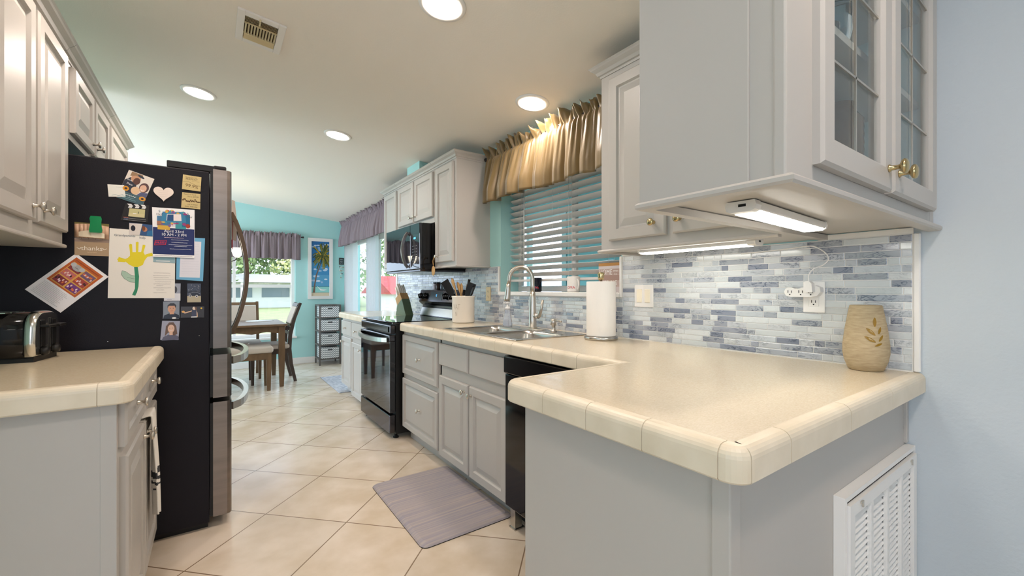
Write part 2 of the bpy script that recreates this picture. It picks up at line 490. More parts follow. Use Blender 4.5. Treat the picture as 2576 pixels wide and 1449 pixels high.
# right wall with the kitchen window and the glass door; the part nearer than the tile edge is painted pale blue
WY0, WY1, WZ0, WZ1 = 1.549, 2.731, 1.15, 2.12
DY0, DY1, DZ1 = 4.98, 7.28, 2.02
mb = MB()
mb.box(XW, 2.01, YN, .41, 0, 2.35)
struct('wall_right', mb, 'pale_blue')
mb = MB()
mb.box(XW, 2.01, .41, WY0, 0, 2.35); mb.box(XW, 2.01, WY0, WY1, 0, WZ0 - .02); mb.box(XW, 2.01, WY0, WY1, WZ1, 2.35)
mb.box(XW, 2.01, WY1, DY0, 0, 2.35); mb.box(XW, 2.01, DY0, DY1, DZ1, 2.35); mb.box(XW, 2.01, DY1, YB, 0, 2.35)
struct('wall_right_far', mb, 'aqua')
BX0, BX1, BZ0, BZ1 = -0.55, 1.06, 0.44, 1.98
mb = MB()
mb.box(XFAR, BX0, YB, YB + .15, 0, 3.1); mb.box(BX0, BX1, YB, YB + .15, 0, BZ0); mb.box(BX0, BX1, YB, YB + .15, BZ1, 3.1); mb.box(BX1, 2.01, YB, YB + .15, 0, 3.1)
struct('wall_back', mb, 'aqua')
struct('wall_left', B(XL - .12, XL, 1.30, 4.15, 0, 2.75), 'aqua')
mb = MB(); mb.box(XFAR - .15, XFAR, YN, -2.15, 0, 3.1); mb.box(XFAR - .15, XFAR, -.05, 4.4, 0, 3.1); mb.box(XFAR - .15, XFAR, -2.15, -.05, 2.2, 3.1); mb.box(XFAR - .15, XFAR, -2.15, -.05, 0, .6); mb.box(XFAR - .15, XFAR, 7.1, YB + .15, 0, 3.1); mb.box(XFAR - .15, XFAR, 4.4, 7.1, 2.35, 3.1); mb.box(XFAR - .15, XFAR, 4.4, 7.1, 0, .12)  # both openings in this unseen wall are added to admit light
struct('wall_far_left', mb, 'aqua')
mb = MB()
for a, b in ((4.4, 4.47), (5.71, 5.79), (7.03, 7.1)): mb.box(XFAR - .1, XFAR - .04, a, b, .12, 2.35, .004)
struct('added_window_5', mb, 'white_trim')  # unseen glass door frame, added for the dining fill lamp
mb = MB()
for a, b in ((-2.15, -2.08), (-1.13, -1.07), (-.12, -.05)): mb.box(XFAR - .1, XFAR - .04, a, b, .6, 2.2, .004)
struct('added_window_6', mb, 'white_trim')  # unseen window frame, added for the side fill lamp
mb = MB()
mb.box(XFAR, -1.7, YN - .15, YN, 0, 3.1); mb.box(-.3, 2.01, YN - .15, YN, 0, 3.1); mb.box(-1.7, -.3, YN - .15, YN, 2.1, 3.1); mb.box(-1.7, -.3, YN - .15, YN, 0, .9)  # opening added in the unseen wall to admit light
struct('wall_front', mb, 'pale_blue')
struct('baseboard_back', B(-2, XW, YB - .014, YB, 0, .10, .004), 'white_trim')
struct('baseboard_right', B(XW - .014, XW, 7.28, YB - .014, 0, .10, .004), 'white_trim')
# duct chase above the far upper cabinets
struct('trim_1', B(1.50, XW, 3.57, 3.86, 2.205, 2.33), 'aqua')

# dining window
def window_frame(name, x0, x1, z0, z1, y):
    mb = MB(); f = .05
    mb.box(x0, x0 + f, y, y + .07, z0, z1, .004); mb.box(x1 - f, x1, y, y + .07, z0, z1, .004)
    mb.box(x0 + f, x1 - f, y, y + .07, z0, z0 + f, .004); mb.box(x0 + f, x1 - f, y, y + .07, z1 - f, z1, .004)
    mb.box(x0 + f, x1 - f, y + .01, y + .06, 1.20, 1.25, .003)
    mb.box((x0 + x1) / 2 - .02, (x0 + x1) / 2 + .02, y + .02, y + .05, z0 + f, z1 - f)
    fr = struct(name, mb, 'white_trim')
    B(x0 + f, x1 - f, y + .03, y + .034, z0 + f, z1 - f).build('pane', 'pane', fr)
    return fr
wf = window_frame('window_1', BX0, BX1, BZ0, BZ1, YB + .06)
B(BX0 - .02, BX1 + .02, YB - .03, YB + .06, BZ0 - .03, BZ0 + .002, .005).build('window_sill', 'white_trim', wf)
# kitchen window frame (behind the blind)
mb = MB()
for a, b in ((WY0 + .001, WY0 + .04), (WY1 - .04, WY1 - .001), (2.08, 2.12)):
    mb.box(1.976, 2.004, a, b, WZ0 + .051, WZ1 - .041, .002)
mb.box(1.974, 2.006, WY0 + .001, WY1 - .001, WZ0 + .009, WZ0 + .05, .003); mb.box(1.974, 2.006, WY0 + .001, WY1 - .001, WZ1 - .04, WZ1 - .001, .003)
wk = struct('window_2', mb, 'white_trim')
B(1.988, 1.992, WY0 + .03, WY1 - .03, WZ0 + .04, WZ1 - .03).build('pane', 'pane', wk)
B(XW - .022, 1.973, WY0 + .001, WY1 - .001, WZ0 - .0195, WZ0 + .008, .004).build('window_sill', 'white_trim', wk)
B(XW - .019, XW - .0005, WY0 - .0135, WY0, WZ0 - .019, 1.352, .003).build('casing', 'white_trim', wk)
B(XW - .019, XW - .0005, WY1, WY1 + .0135, WZ0 - .019, 1.352, .003).build('casing', 'white_trim', wk)
# sliding glass door to the porch
mb = MB()
mb.box(1.86, 1.96, DY0, DY0 + .06, 0, DZ1, .004); mb.box(1.86, 1.96, DY1 - .06, DY1, 0, DZ1, .004); mb.box(1.86, 1.96, DY0, DY1, DZ1 - .06, DZ1, .004); mb.box(1.86, 1.96, DY0, DY1, 0, .04)
sd = struct('door_1', mb, 'white_trim')
mb = MB()
for a, b, xx in ((DY0 + .06, 6.12, 1.93), (6.05, DY1 - .06, 1.885)):
    for c, d in ((a, a + .08), (b - .08, b)): mb.box(xx, xx + .03, c, d, .04, DZ1 - .06, .004)
    mb.box(xx, xx + .03, a, b, .04, .14, .004); mb.box(xx, xx + .03, a, b, DZ1 - .14, DZ1 - .06, .004)
mb.build('sash', 'white_trim', sd)
B(1.943, 1.947, DY0 + .13, 6.05, .13, DZ1 - .13).build('pane', 'pane', sd)
B(1.898, 1.902, 6.12, DY1 - .13, .13, DZ1 - .13).build('pane', 'pane', sd)
mb = MB(); mb.tube([(1.885, 6.10, .93), (1.855, 6.10, .93), (1.855, 6.10, 1.12), (1.885, 6.10, 1.12)], .008); mb.build('door_handle', 'white_plastic', sd)
# casing boards round the glass door
mb = MB()
mb.box(XW - .016, XW, DY1 - .005, DY1 + .075, .0, DZ1 + .07, .003); mb.box(XW - .016, XW, DY0 - .045, DY0 + .005, .93, DZ1 + .07, .003); mb.box(XW - .016, XW, DY0 - .045, DY1 + .075, DZ1, DZ1 + .07, .003)
struct('trim_2', mb, 'white_trim')
# vertical blind vanes stacked at the far end of the glass door
vb = thing('vertical_blind', 'white vertical blind stacked at the far end of the sliding glass door', 'blind', (1.77, 6.9, .03))
mb = MB(); mb.box(1.745, 1.79, 5.0, 7.25, 1.99, 2.03, .004); mb.build('headrail', 'white_trim', vb)
mb = MB()
for i in range(11):
    y = 6.66 + i * .052; mb.boxm(Matrix.Translation((1.768, y, 1.01)) @ Matrix.Rotation(math.radians(24), 4, 'Z'), .042, .0012, .98)
for i in range(9):
    y = 5.62 + i * .05; mb.boxm(Matrix.Translation((1.768, y, 1.01)) @ Matrix.Rotation(math.radians(40), 4, 'Z'), .04, .0012, .98)
mb.build('vane', 'fan_vinyl', vb)

# unseen window frame behind the camera, added to let fill light in
mb = MB()
for a, b in ((-1.7, -1.64), (-1.03, -.97), (-.36, -.3)): mb.box(a, b, YN - .1, YN - .04, .9, 2.1, .004)
mb.box(-1.7, -.3, YN - .1, YN - .04, 2.04, 2.1); mb.box(-1.7, -.3, YN - .1, YN - .04, .9, .96)
struct('added_window_3', mb, 'white_trim')

# ------------------------------------------------------------------ backsplash
def mosaic(mb, y0, y1, z0, z1, x, rnd):
    rowh = 0.0241; n = max(1, round((z1 - z0) / rowh)); rh = (z1 - z0) / n; g = .0015
    pal = [((208, 214, 213), .12), ((214, 219, 218), .1), ((200, 207, 210), .3), ((186, 191, 196), .8), ((162, 167, 176), 1.0), ((192, 197, 200), .7), ((142, 149, 162), 1.0), ((214, 218, 216), .15), ((172, 178, 184), .9), ((208, 212, 212), .5), ((212, 216, 215), .3)]
    for r in range(n):
        y = y0; 
        while y < y1 - 1e-4:
            ln = rnd.choice((.032, .05, .06, .08, .1, .11, .125, .15)) 
            if y == y0: ln *= rnd.uniform(.4, 1)
            e = min(y + ln, y1)
            if y1 - e < .012: e = y1
            c, vn = rnd.choice(pal); k = rnd.uniform(.95, 1.04)
            cc = lin((min(255, c[0] * k), min(255, c[1] * k), min(255, c[2] * k + 2))); mb.col = (cc[0], cc[1], cc[2], vn)
            za, zb = z0 + r * rh + g, z0 + (r + 1) * rh - g
            mb.nested((x, y + g, za), (0, 1, 0), (0, 0, 1), (-1, 0, 0), e - y - 2 * g, zb - za, [(0, 0), (0, .0018), (.0012, .0026)], back=False)
            y = e
rnd = random.Random(3)
TX = 1.803
bs = thing('backsplash', 'grey and blue glass mosaic backsplash with white grout along the window wall', 'backsplash', (XW - .004, 1.9, .914))
mb = MB(); 
for a, b, c, d in ((.372, .63, 1.3523, 1.3695), (.372, WY0 - .014, .914, 1.352), (WY0 - .014, WY1 + .014, .914, WZ0 - .0205), (WY1 + .014, 4.98, .914, 1.352)):
    mb.box(TX, XW, a, b, c, d)
mb.build('grout', 'grout_white' if 'grout_white' in M else 'white_trim', bs)
mb = MB()
mosaic(mb, .374, WY0 - .016, .918, 1.350, TX, rnd); mosaic(mb, WY0 - .016, WY1 + .016, .918, WZ0 - .024, TX, rnd); mosaic(mb, WY1 + .016, 4.975, .918, 1.350, TX, rnd)
mb.build('tiles', 'mosaic', bs)
B(XW - .014, XW - .0005, .355, .3715, .916, 1.351, .003).build('edge_trim', 'white_trim', bs)
B(XW - .014, XW - .0005, 1.43, WY0 - .015, 1.3525, 1.362, .003).build('edge_trim', 'white_trim', bs)

# ------------------------------------------------------------------ countertop edges
def rounded_path(pts, radii, n=7):
    out = []
    for i, p in enumerate(pts):
        p = Vector(p)
        if i in (0, len(pts) - 1) or not radii[i]: out.append(p); continue
        a = (Vector(pts[i - 1]) - p).normalized(); b = (Vector(pts[i + 1]) - p).normalized(); r = radii[i]
        C_ = p + (a + b) * r
        for k in range(n + 1):
            t = PI / 2 * k / n; out.append(C_ - b * r * math.cos(t) - a * r * math.sin(t))
    return out
def sweep_tiles(mb, path, prof, cuts, gap=.0012):
    """path: 2D polyline, outward normal on its right side; prof: [(out, z)] closed loop; cuts: arclengths of joints"""
    L = [0]
    for a, b in zip(path[:-1], path[1:]): L.append(L[-1] + (b - a).length)
    nrm = []
    for i in range(len(path)):
        d0 = (path[i] - path[i - 1]).normalized() if i else (path[1] - path[0]).normalized()
        d1 = (path[i + 1] - path[i]).normalized() if i < len(path) - 1 else d0
        n0, n1 = Vector((d0.y, -d0.x)), Vector((d1.y, -d1.x)); m = (n0 + n1); m = m / max(m.length_squared / 2, .3)
        nrm.append(m)
    def at(s):
        for i in range(len(path) - 1):
            if s <= L[i + 1] + 1e-9:
                t = (s - L[i]) / max(L[i + 1] - L[i], 1e-9); d = (path[i + 1] - path[i]).normalized()
                return path[i].lerp(path[i + 1], t), Vector((d.y, -d.x))
        return path[-1], nrm[-1]
    ends = [0] + sorted(cuts) + [L[-1]]
    for s0, s1 in zip(ends[:-1], ends[1:]):
        a, b = s0 + gap, s1 - gap
        st = [at(a)] + [(path[i], nrm[i]) for i in range(len(path)) if a + 1e-5 < L[i] < b - 1e-5] + [at(b)]
        mb.rings([[(p.x + n.x * o, p.y + n.y * o, z) for o, z in prof] for p, n in st], smooth=False)
    return L
ZT = .914
def edge_prof(zt=ZT, h=.062, r=.020, back=-.032):
    pr = [(back, zt)]
    for k in range(6): t = PI / 2 * k / 5; pr.append((-r + r * math.sin(t), zt - r + r * math.cos(t)))
    pr += [(0, zt - h + .004), (-.004, zt - h), (back, zt - h)]
    return pr
def core(mb, path, ins, z0, z1):
    pass

# right counter: sink run + peninsula
XE, XP, YPN, YPF = 1.19, .693, .345, 1.035
ct = thing('countertop', 'cream speckled L-shaped countertop with tiled edge, around the sink', 'countertop', (1.4, 1.8, .852))
SX0, SX1, SY0, SY1 = 1.262, 1.742, 1.765, 2.560      # hole for the sink
mb = MB(); i = .031
def slab(x0, x1, y0, y1): mb.box(x0, x1, y0, y1, .874, ZT)
slab(XP + i, XE + i, YPN + i, YPF - i); slab(XE + i, TX, YPN + i, SY0); slab(XE + i, SX0, SY0, SY1); slab(SX1, TX, SY0, SY1); slab(XE + i, TX, SY1, 3.243)
mb.build('top', 'laminate', ct)
pth = rounded_path([(1.26, 3.246), (XE, 3.246), (XE, YPF), (XP, YPF), (XP, YPN), (XW + .0, YPN)], [0, .038, 0, .038, .038, 0])
# outward normal must lie to the right of travel
mb = MB()
Ls = [0]
for a, b in zip(pth[:-1], pth[1:]): Ls.append(Ls[-1] + (b - a).length)
tot = Ls[-1]
c_run = .05; l1 = 3.246 - YPF; l2 = XE - XP; l3 = YPF - YPN
cuts = []
s = .075
while s < .05 + l1 - .06: cuts.append(s); s += .152
o1 = .04 + l1; cuts += [o1 + .12, o1 + .27, o1 + .42]
o2 = o1 + l2 - .01; cuts += [o2 + .015 + .0, o2 + .19, o2 + .345, o2 + .50, o2 + .655]
o3 = o2 + l3 - .01; cuts += [o3 + .03, o3 + .175, o3 + .48, o3 + .785]
sweep_tiles(mb, pth, edge_prof(ZT + .001), [c for c in cuts if 0 < c < tot])
mb.build('edge_tiles', 'edge_tile', ct)
mb = MB(); sweep_tiles(mb, pth, [(o - .0016, z - .0008) for o, z in edge_prof(ZT + .001, h=.060, back=-.0335)], [], gap=0)
mb.build('edge_grout', 'grout', ct)

# far counter beyond the range
cf = thing('countertop', 'short cream countertop beyond the black range', 'countertop', (1.5, 4.7, .852))
B(XE + i, TX, 4.095, 5.18, .874, ZT).build('top', 'laminate', cf)
mb = MB(); pth2 = rounded_path([(TX, 5.215), (XE, 5.215), (XE, 4.09), (1.26, 4.09)], [0, .038, .038, 0])
sweep_tiles(mb, pth2, edge_prof(ZT + .001), [.15, .3, .45, .64, .79, .94, 1.09, 1.24, 1.39, 1.54])
mb.build('edge_tiles', 'edge_tile', cf)
GP = [(o - .0016, z - .0008) for o, z in edge_prof(ZT + .001, h=.060, back=-.0335)]
mb = MB(); sweep_tiles(mb, pth2, GP, [], gap=0); mb.build('edge_grout', 'grout', cf)
# left counter
cl = thing('countertop', 'cream countertop on the left, under the toaster beside the black refrigerator', 'countertop', (-.5, 2.0, .852))
LE = -.186; LN = 1.605
B(XL, LE - i, LN + i, 2.535, .874, ZT).build('top', 'laminate', cl)
mb = MB(); pth3 = rounded_path([(LE, 2.535), (LE, LN), (XL, LN)][::-1], [0, .038, 0])
pth3 = [Vector(p) for p in pth3]
L3 = sweep_tiles(mb, pth3, edge_prof(ZT + .001), [.10, .33, .56, .60 + .22, .60 + .40, .60 + .62, .60 + .80])
mb.build('edge_tiles', 'edge_tile', cl)
mb = MB(); sweep_tiles(mb, pth3, GP, [], gap=0); mb.build('edge_grout', 'grout', cl)

# ------------------------------------------------------------------ cabinets
DOOR = [(0, 0), (0, .014), (.006, .020), (.048, .020), (.054, .009), (.060, .008), (.092, .018)]
DRAW = [(0, 0), (0, .014), (.006, .020), (.038, .020), (.044, .009), (.049, .008), (.076, .018)]
SLAB = [(0, 0), (0, .014), (.007, .020)]
def face_axes(face):
    # face: '-X' looks at -X (right-hand cabinets), '+X' (left-hand cabinets), '-Y' looks at the camera side
    return {'-X': ((0, -1, 0), (-1, 0, 0)), '+X': ((0, 1, 0), (1, 0, 0)), '-Y': ((1, 0, 0), (0, -1, 0))}[face]
def front(parent, name, face, plane, a0, a1, z0, z1, loops, knob=None, m='cabinet', kmat='nickel'):
    """a door or drawer front lying on `plane`, spanning a0..a1 across and z0..z1"""
    U, W = face_axes(face)
    if face == '-X': O = (plane, a1, z0)
    elif face == '+X': O = (plane, a0, z0)
    else: O = (a0, plane, z0)
    mb = MB(); mb.nested(O, U, (0, 0, 1), W, a1 - a0, z1 - z0, loops)
    d = mb.build(name, m, parent)
    if knob:
        ka, kz = knob; t = .020
        if len(loops) > 3 and (min(ka - a0, a1 - ka) > .056 and min(kz - z0, z1 - kz) > .056): t = .017
        c = {'-X': (plane - t, ka, kz), '+X': (plane + t, ka, kz), '-Y': (ka, plane - t, kz)}[face]
        ax = {'-X': '-X', '+X': 'X', '-Y': '-Y'}[face]
        mb = MB(); mb.lathe([(.008, 0), (.0085, .002), (.0055, .005), (.0045, .014), (.006, .018), (.0135, .021), (.0155, .0245), (.014, .028), (.008, .0305), (.001, .031)], c, ax, 20)
        mb.build('knob', kmat, d)
    return d
def crown(mb, pts, z, h=.05, out=.045):
    """crown along a 2D path with the outward side on the right"""
    p = [Vector(q) for q in pts]
    pr = [(-.01, z), (.004, z), (.006, z + .010), (.014, z + .013), (.020, z + .026), (.036, z + .038), (.040, z + h - .006), (.046, z + h), (-.01, z + h)]
    sweep_tiles(mb, p, pr, [], gap=0)

TK = .09
# --- sink-run drawer cabinet
def base_body(c, x0, x1, y0, y1, face='-X', z1=.874, back=None):
    mb = MB(); mb.box(x0, x1, y0, y1, TK, z1)
    o = mb.build('body', 'cabinet', c)
    if face == '-X': B(x0 + .055, x1, y0, y1, 0, TK).build('toe_kick', 'cabinet', c)
    elif face == '+X': B(x0, x1 - .055, y0, y1, 0, TK).build('toe_kick', 'cabinet', c)
    return o
FB = 1.235
c = thing('base_cabinet', 'grey base cabinet with two deep drawers beside the range', 'cabinet', (1.5, 2.9, 0))
base_body(c, FB, XW, 2.587, 3.243)
front(c, 'drawer', '-X', FB, 2.600, 3.232, .520, .822, DRAW, (2.90, .665))
front(c, 'drawer', '-X', FB, 2.600, 3.232, .102, .486, DRAW, (2.90, .300))
c = thing('base_cabinet', 'grey sink base cabinet with two false drawers over two doors', 'cabinet', (1.5, 2.18, 0))
mb = MB(); mb.box(FB, FB + .02, 1.775, 2.5868, TK, .8735); mb.box(FB, XW, 1.775, 1.793, TK, .874); mb.box(FB, XW, 2.567, 2.585, TK, .874); mb.box(FB, XW, 1.775, 2.585, TK, TK + .018); mb.box(XW - .012, XW, 1.775, 2.585, TK, .874)
mb.build('body', 'cabinet', c); B(FB + .055, XW, 1.775, 2.585, 0, TK).build('toe_kick', 'cabinet', c)
front(c, 'drawer', '-X', FB, 2.188, 2.574, .680, .822, SLAB)
front(c, 'drawer', '-X', FB, 1.785, 2.170, .680, .822, SLAB)
front(c, 'door', '-X', FB, 2.188, 2.574, .086, .612, DOOR, (2.222, .570))
front(c, 'door', '-X', FB, 1.785, 2.170, .084, .612, DOOR, (2.142, .562))
# --- dishwasher
d = thing('dishwasher', 'black dishwasher between the sink cabinet and the peninsula', 'dishwasher', (1.5, 1.45, 0))
B(1.235, XW - .02, 1.165, 1.765, .1, .86).build('body', 'black_plastic', d)
dr = B(1.195, 1.235, 1.165, 1.765, .10, .755, .006, 2).build('door', 'black_gloss', d)
cp = B(1.185, 1.235, 1.165, 1.765, .76, .845, .006, 2).build('control_panel', 'black_gloss', d)
mb = MB(); mb.box(1.29, 1.30, 1.17, 1.76, .0, .1); mb.build('kick_plate', 'black_plastic', d)
mb = MB(); mb.box(1.205, 1.213, 1.690, 1.730, 0, .10); mb.box(1.213, 1.245, 1.690, 1.696, 0, .10); mb.box(1.2, 1.26, 1.685, 1.735, 0, .006); mb.build('leg', 'steel', d)
# --- peninsula base
p = thing('peninsula_cabinet', 'pale grey panelled peninsula base cabinet nearest the camera', 'cabinet', (1.3, .68, 0))
PX0, PY0, PY1 = .738, .392, .985
mb = MB(); mb.box(PX0, XW, PY0, PY1, 0, .852); mb.box(XE + .06, XW, PY1, 1.165, 0, .852)
mb.build('body', 'cabinet', p)
B(PX0 - .006, PX0 + .03, PY0 - .006, PY0 + .03, 0, .851, .003, 2).build('corner_trim', 'cabinet', p)
B(XW - .022, XW - .002, PY0 - .008, PY0 + .005, .69, .851, .002).build('wall_trim', 'cabinet', p)
# return-air grille
g = thing('return_air_grille', 'white louvred return-air grille on the front of the peninsula', 'vent', (1.5, PY0 - .02, .08))
GX0, GX1, GZ0, GZ1 = 1.21, 1.805, .06, .685; gy = PY0
mb = MB()
def frame_ring(mb, x0, x1, z0, z1, w, ya, yb):
    R4 = []
    for ins, y in ((0, ya), (0, yb), (w, yb), (w, ya)):
        R4.append([mb.bm.verts.new((x, y, z)) for x, z in ((x0 + ins, z0 + ins), (x1 - ins, z0 + ins), (x1 - ins, z1 - ins), (x0 + ins, z1 - ins))])
    for a, b in zip(R4, R4[1:] + R4[:1]):
        for k in range(4): mb.face([a[k], a[(k + 1) % 4], b[(k + 1) % 4], b[k]])
frame_ring(mb, GX0, GX1, GZ0, GZ1, .012, gy - .0005, gy - .024)
mb.build('frame', 'white_plastic', g)
mb = MB()
X0, X1 = GX0 + .014, GX1 - .013; Z0, Z1 = GZ0 + .014, GZ1 - .020
frame_ring(mb, X0, X1, Z0, Z1, .030, gy - .020, gy - .030)
for bx in (X0 + .148, X0 + .278, X0 + .408): mb.box(bx, bx + .016, gy - .0295, gy - .0205, Z0 + .0299, Z1 - .0299)
mb.build('panel', 'white_plastic', g)
mb = MB()
z = Z0 + .035
while z < Z1 - .035:
    mb.boxm(Matrix.Translation(((X0 + X1) / 2, gy - .0165, z)) @ Matrix.Rotation(math.radians(52), 4, 'X'), (X1 - X0) / 2 - .031, .0098, .0008); z += .0165
mb.build('louvre', 'white_plastic', g)
mb = MB(); mb.box(GX0 + .013, GX1 - .013, gy - .004, gy - .001, GZ0 + .013, GZ1 - .013); mb.build('backing', 'vent_dark', g)
for lx in (X0 + .065, X1 - .07):
    mb = MB(); mb.prism([(lx, gy - .0305, Z1 - .006), (lx + .016, gy - .0305, Z1 - .006), (lx + .016, gy - .0305, Z1 - .022), (lx + .011, gy - .0305, Z1 - .022), (lx + .011, gy - .0305, Z1 - .011), (lx, gy - .0305, Z1 - .011)], (0, -.003, 0)); mb.build('latch', 'nickel', g)
# --- far base cabinets
c = thing('base_cabinet', 'grey base cabinet with two drawers and two doors beyond the range', 'cabinet', (1.5, 4.7, 0))
base_body(c, FB, XW, 4.10, 5.19)
front(c, 'drawer', '-X', FB, 4.765, 5.170, .665, .822, SLAB, (4.97, .745))
front(c, 'drawer', '-X', FB, 4.125, 4.735, .665, .822, SLAB, (4.55, .735))
front(c, 'door', '-X', FB, 4.765, 5.170, .10, .640, DOOR, (5.10, .585))
front(c, 'door', '-X', FB, 4.345, 4.735, .04, .612, DOOR, (4.385, .560))
# --- left base cabinet
LF = -.226
c = thing('base_cabinet', 'grey base cabinet left of the refrigerator with drawers over doors', 'cabinet', (-.5, 2.1, 0))
base_body(c, XL, LF, 1.655, 2.52, '+X')
mb = MB(); mb.box(XL, LF - .03, 1.652, 1.655, TK, .853); mb.box(LF - .035, LF + .0, 1.650, 1.656, TK, .853, .001); mb.build('side_panel', 'cabinet', c)
front(c, 'drawer', '+X', LF, 1.672, 2.060, .715, .842, DRAW[:4] + [(.046, .014)], (1.87, .80))
front(c, 'drawer', '+X', LF, 2.095, 2.485, .715, .842, DRAW[:4] + [(.046, .014)], (2.27, .80))
front(c, 'door', '+X', LF, 1.690, 2.072, .100, .682, DOOR, (2.035, .640))
front(c, 'door', '+X', LF, 2.088, 2.480, .100, .682, DOOR, (2.125, .635))

# --- upper cabinets, right
UX = 1.51; UZ0, UZ1 = 1.357, 2.175
c = thing('upper_cabinet', 'grey upper cabinet with two doors between the window and the glass-door cabinet', 'cabinet', (1.66, 1.0, UZ0))
B(UX, XW, .633, 1.412, UZ0, UZ1).build('body', 'cabinet', c)
front(c, 'door', '-X', UX, 1.052, 1.354, 1.398, 2.142, DOOR, (1.105, 1.452), kmat='brass')
front(c, 'door', '-X', UX, .670, 1.020, 1.398, 2.142, DOOR, (.985, 1.452), kmat='brass')
mb = MB(); crown(mb, [(XW - .0, 1.412), (UX, 1.412), (UX, .635)], UZ1 - .003); mb.build('crown_molding', 'cabinet', c)
URAIL = [(.0, UZ0 - .011), (.010, UZ0 - .011), (.014, UZ0 - .006), (.014, UZ0 - .002), (.010, UZ0 + .003), (.001, UZ0 + .004), (-.012, UZ0 - .001), (-.012, UZ0 - .011)]
mb = MB(); sweep_tiles(mb, [Vector(q) for q in ((XW - .002, 1.412), (UX, 1.412), (UX, .635))], URAIL, [], gap=0); mb.build('bottom_rail', 'cabinet', c)
# far group
c = thing('upper_cabinet', 'tall narrow grey upper cabinet to the right of the microwave, its side lit warm', 'cabinet', (1.66, 3.1, UZ0))
B(UX, XW, 2.885, 3.268, UZ0, UZ1).build('body', 'cabinet', c)
front(c, 'door', '-X', UX, 2.920, 3.225, 1.392, 2.158, DOOR, (3.175, 1.440))
mb = MB(); crown(mb, [(UX, 3.268), (UX, 2.885), (XW, 2.885)][::-1][::-1], UZ1 - .003); mb.build('crown_molding', 'cabinet', c)
mb = MB(); sweep_tiles(mb, [Vector(q) for q in ((UX, 3.266), (UX, 2.885), (XW - .002, 2.885))], URAIL, [], gap=0); mb.build('bottom_rail', 'cabinet', c)
c = thing('upper_cabinet', 'short grey two-door upper cabinet directly above the microwave', 'cabinet', (1.66, 3.7, 1.735))
B(UX, XW, 3.27, 4.118, 1.735, UZ1).build('body', 'cabinet', c)
front(c, 'door', '-X', UX, 3.285, 3.672, 1.782, 2.158, DOOR, (3.640, 1.828))
front(c, 'door', '-X', UX, 3.700, 4.085, 1.782, 2.158, DOOR, (3.735, 1.828))
mb = MB(); crown(mb, [(UX, 4.118), (UX, 3.27)], UZ1 - .003); mb.build('crown_molding', 'cabinet', c)
c = thing('upper_cabinet', 'narrow grey upper cabinet left of the microwave beside the patterned valance', 'cabinet', (1.66, 4.3, UZ0))
c['label'] = 'narrow grey upper cabinet left of the microwave, next to the mauve valance'
B(UX, XW, 4.12, 4.535, UZ0, UZ1).build('body', 'cabinet', c)
front(c, 'door', '-X', UX, 4.145, 4.500, 1.392, 2.158, DOOR)
mb = MB(); crown(mb, [(XW, 4.535), (UX, 4.535), (UX, 4.12)], UZ1 - .003); mb.build('crown_molding', 'cabinet', c)
# --- glass-door corner cabinet over the peninsula
gx0, gy0, gy1 = .803, .328, .630
GZT = 2.22
c = thing('glass_door_cabinet', 'large grey upper cabinet over the peninsula with two glass doors', 'cabinet', (1.3, .5, 1.36))
mb = MB()
mb.box(gx0, gx0 + .016, gy0 + .018, gy1, 1.372, GZT); mb.box(XW - .014, XW, gy0 + .018, gy1, 1.372, GZT); mb.box(gx0 + .0162, XW - .0142, gy0 + .0185, gy1 - .0005, 1.3725, 1.388); mb.box(gx0 + .0162, XW - .0142, gy0 + .0185, gy1 - .0005, GZT - .016, GZT - .0005)
mb.build('body', 'cabinet', c)
B(gx0 + .016, XW - .014, gy1 - .012, gy1 - .0, 1.388, GZT - .016).build('back_panel', 'lining', c)
B(XW - .0185, XW - .0145, gy0 + .022, gy1 - .0125, 1.389, GZT - .017).build('side_lining', 'lining', c)
mb = MB()
mb.box(gx0 - .004, gx0 + .112, gy0 - .002, gy0 + .02, 1.364, GZT, .004, 2); mb.box(XW - .045, XW, gy0, gy0 + .02, 1.364, GZT, .002)
mb.box(gx0 + .1125, XW - .0455, gy0, gy0 + .02, 1.364, 1.418); mb.box(gx0 + .1125, XW - .0455, gy0, gy0 + .02, GZT - .05, GZT); mb.box(1.295, 1.345, gy0, gy0 + .02, 1.418, GZT - .05)
mb.build('face_frame', 'cabinet', c)
mb = MB(); mb.box(gx0 - .006, gx0 + .004, gy0 + .06, gy1, 1.366, GZT, .001); mb.build('side_panel', 'cabinet', c)
mb = MB()
crail = [(.004, 1.353), (.016, 1.3535), (.020, 1.358), (.020, 1.365), (.015, 1.370), (-.012, 1.370), (-.012, 1.353)]
sweep_tiles(mb, [Vector(q) for q in ((XW - .001, gy1 - .018), (gx0, gy1 - .018), (gx0, gy0), (XW - .001, gy0))], crail, [], gap=0)
mb.build('bottom_rail', 'cabinet', c)
for z in (1.735, 2.0): B(gx0 + .017, XW - .019, gy0 + .03, gy1 - .013, z, z + .018).build('shelf', 'cabinet', c)
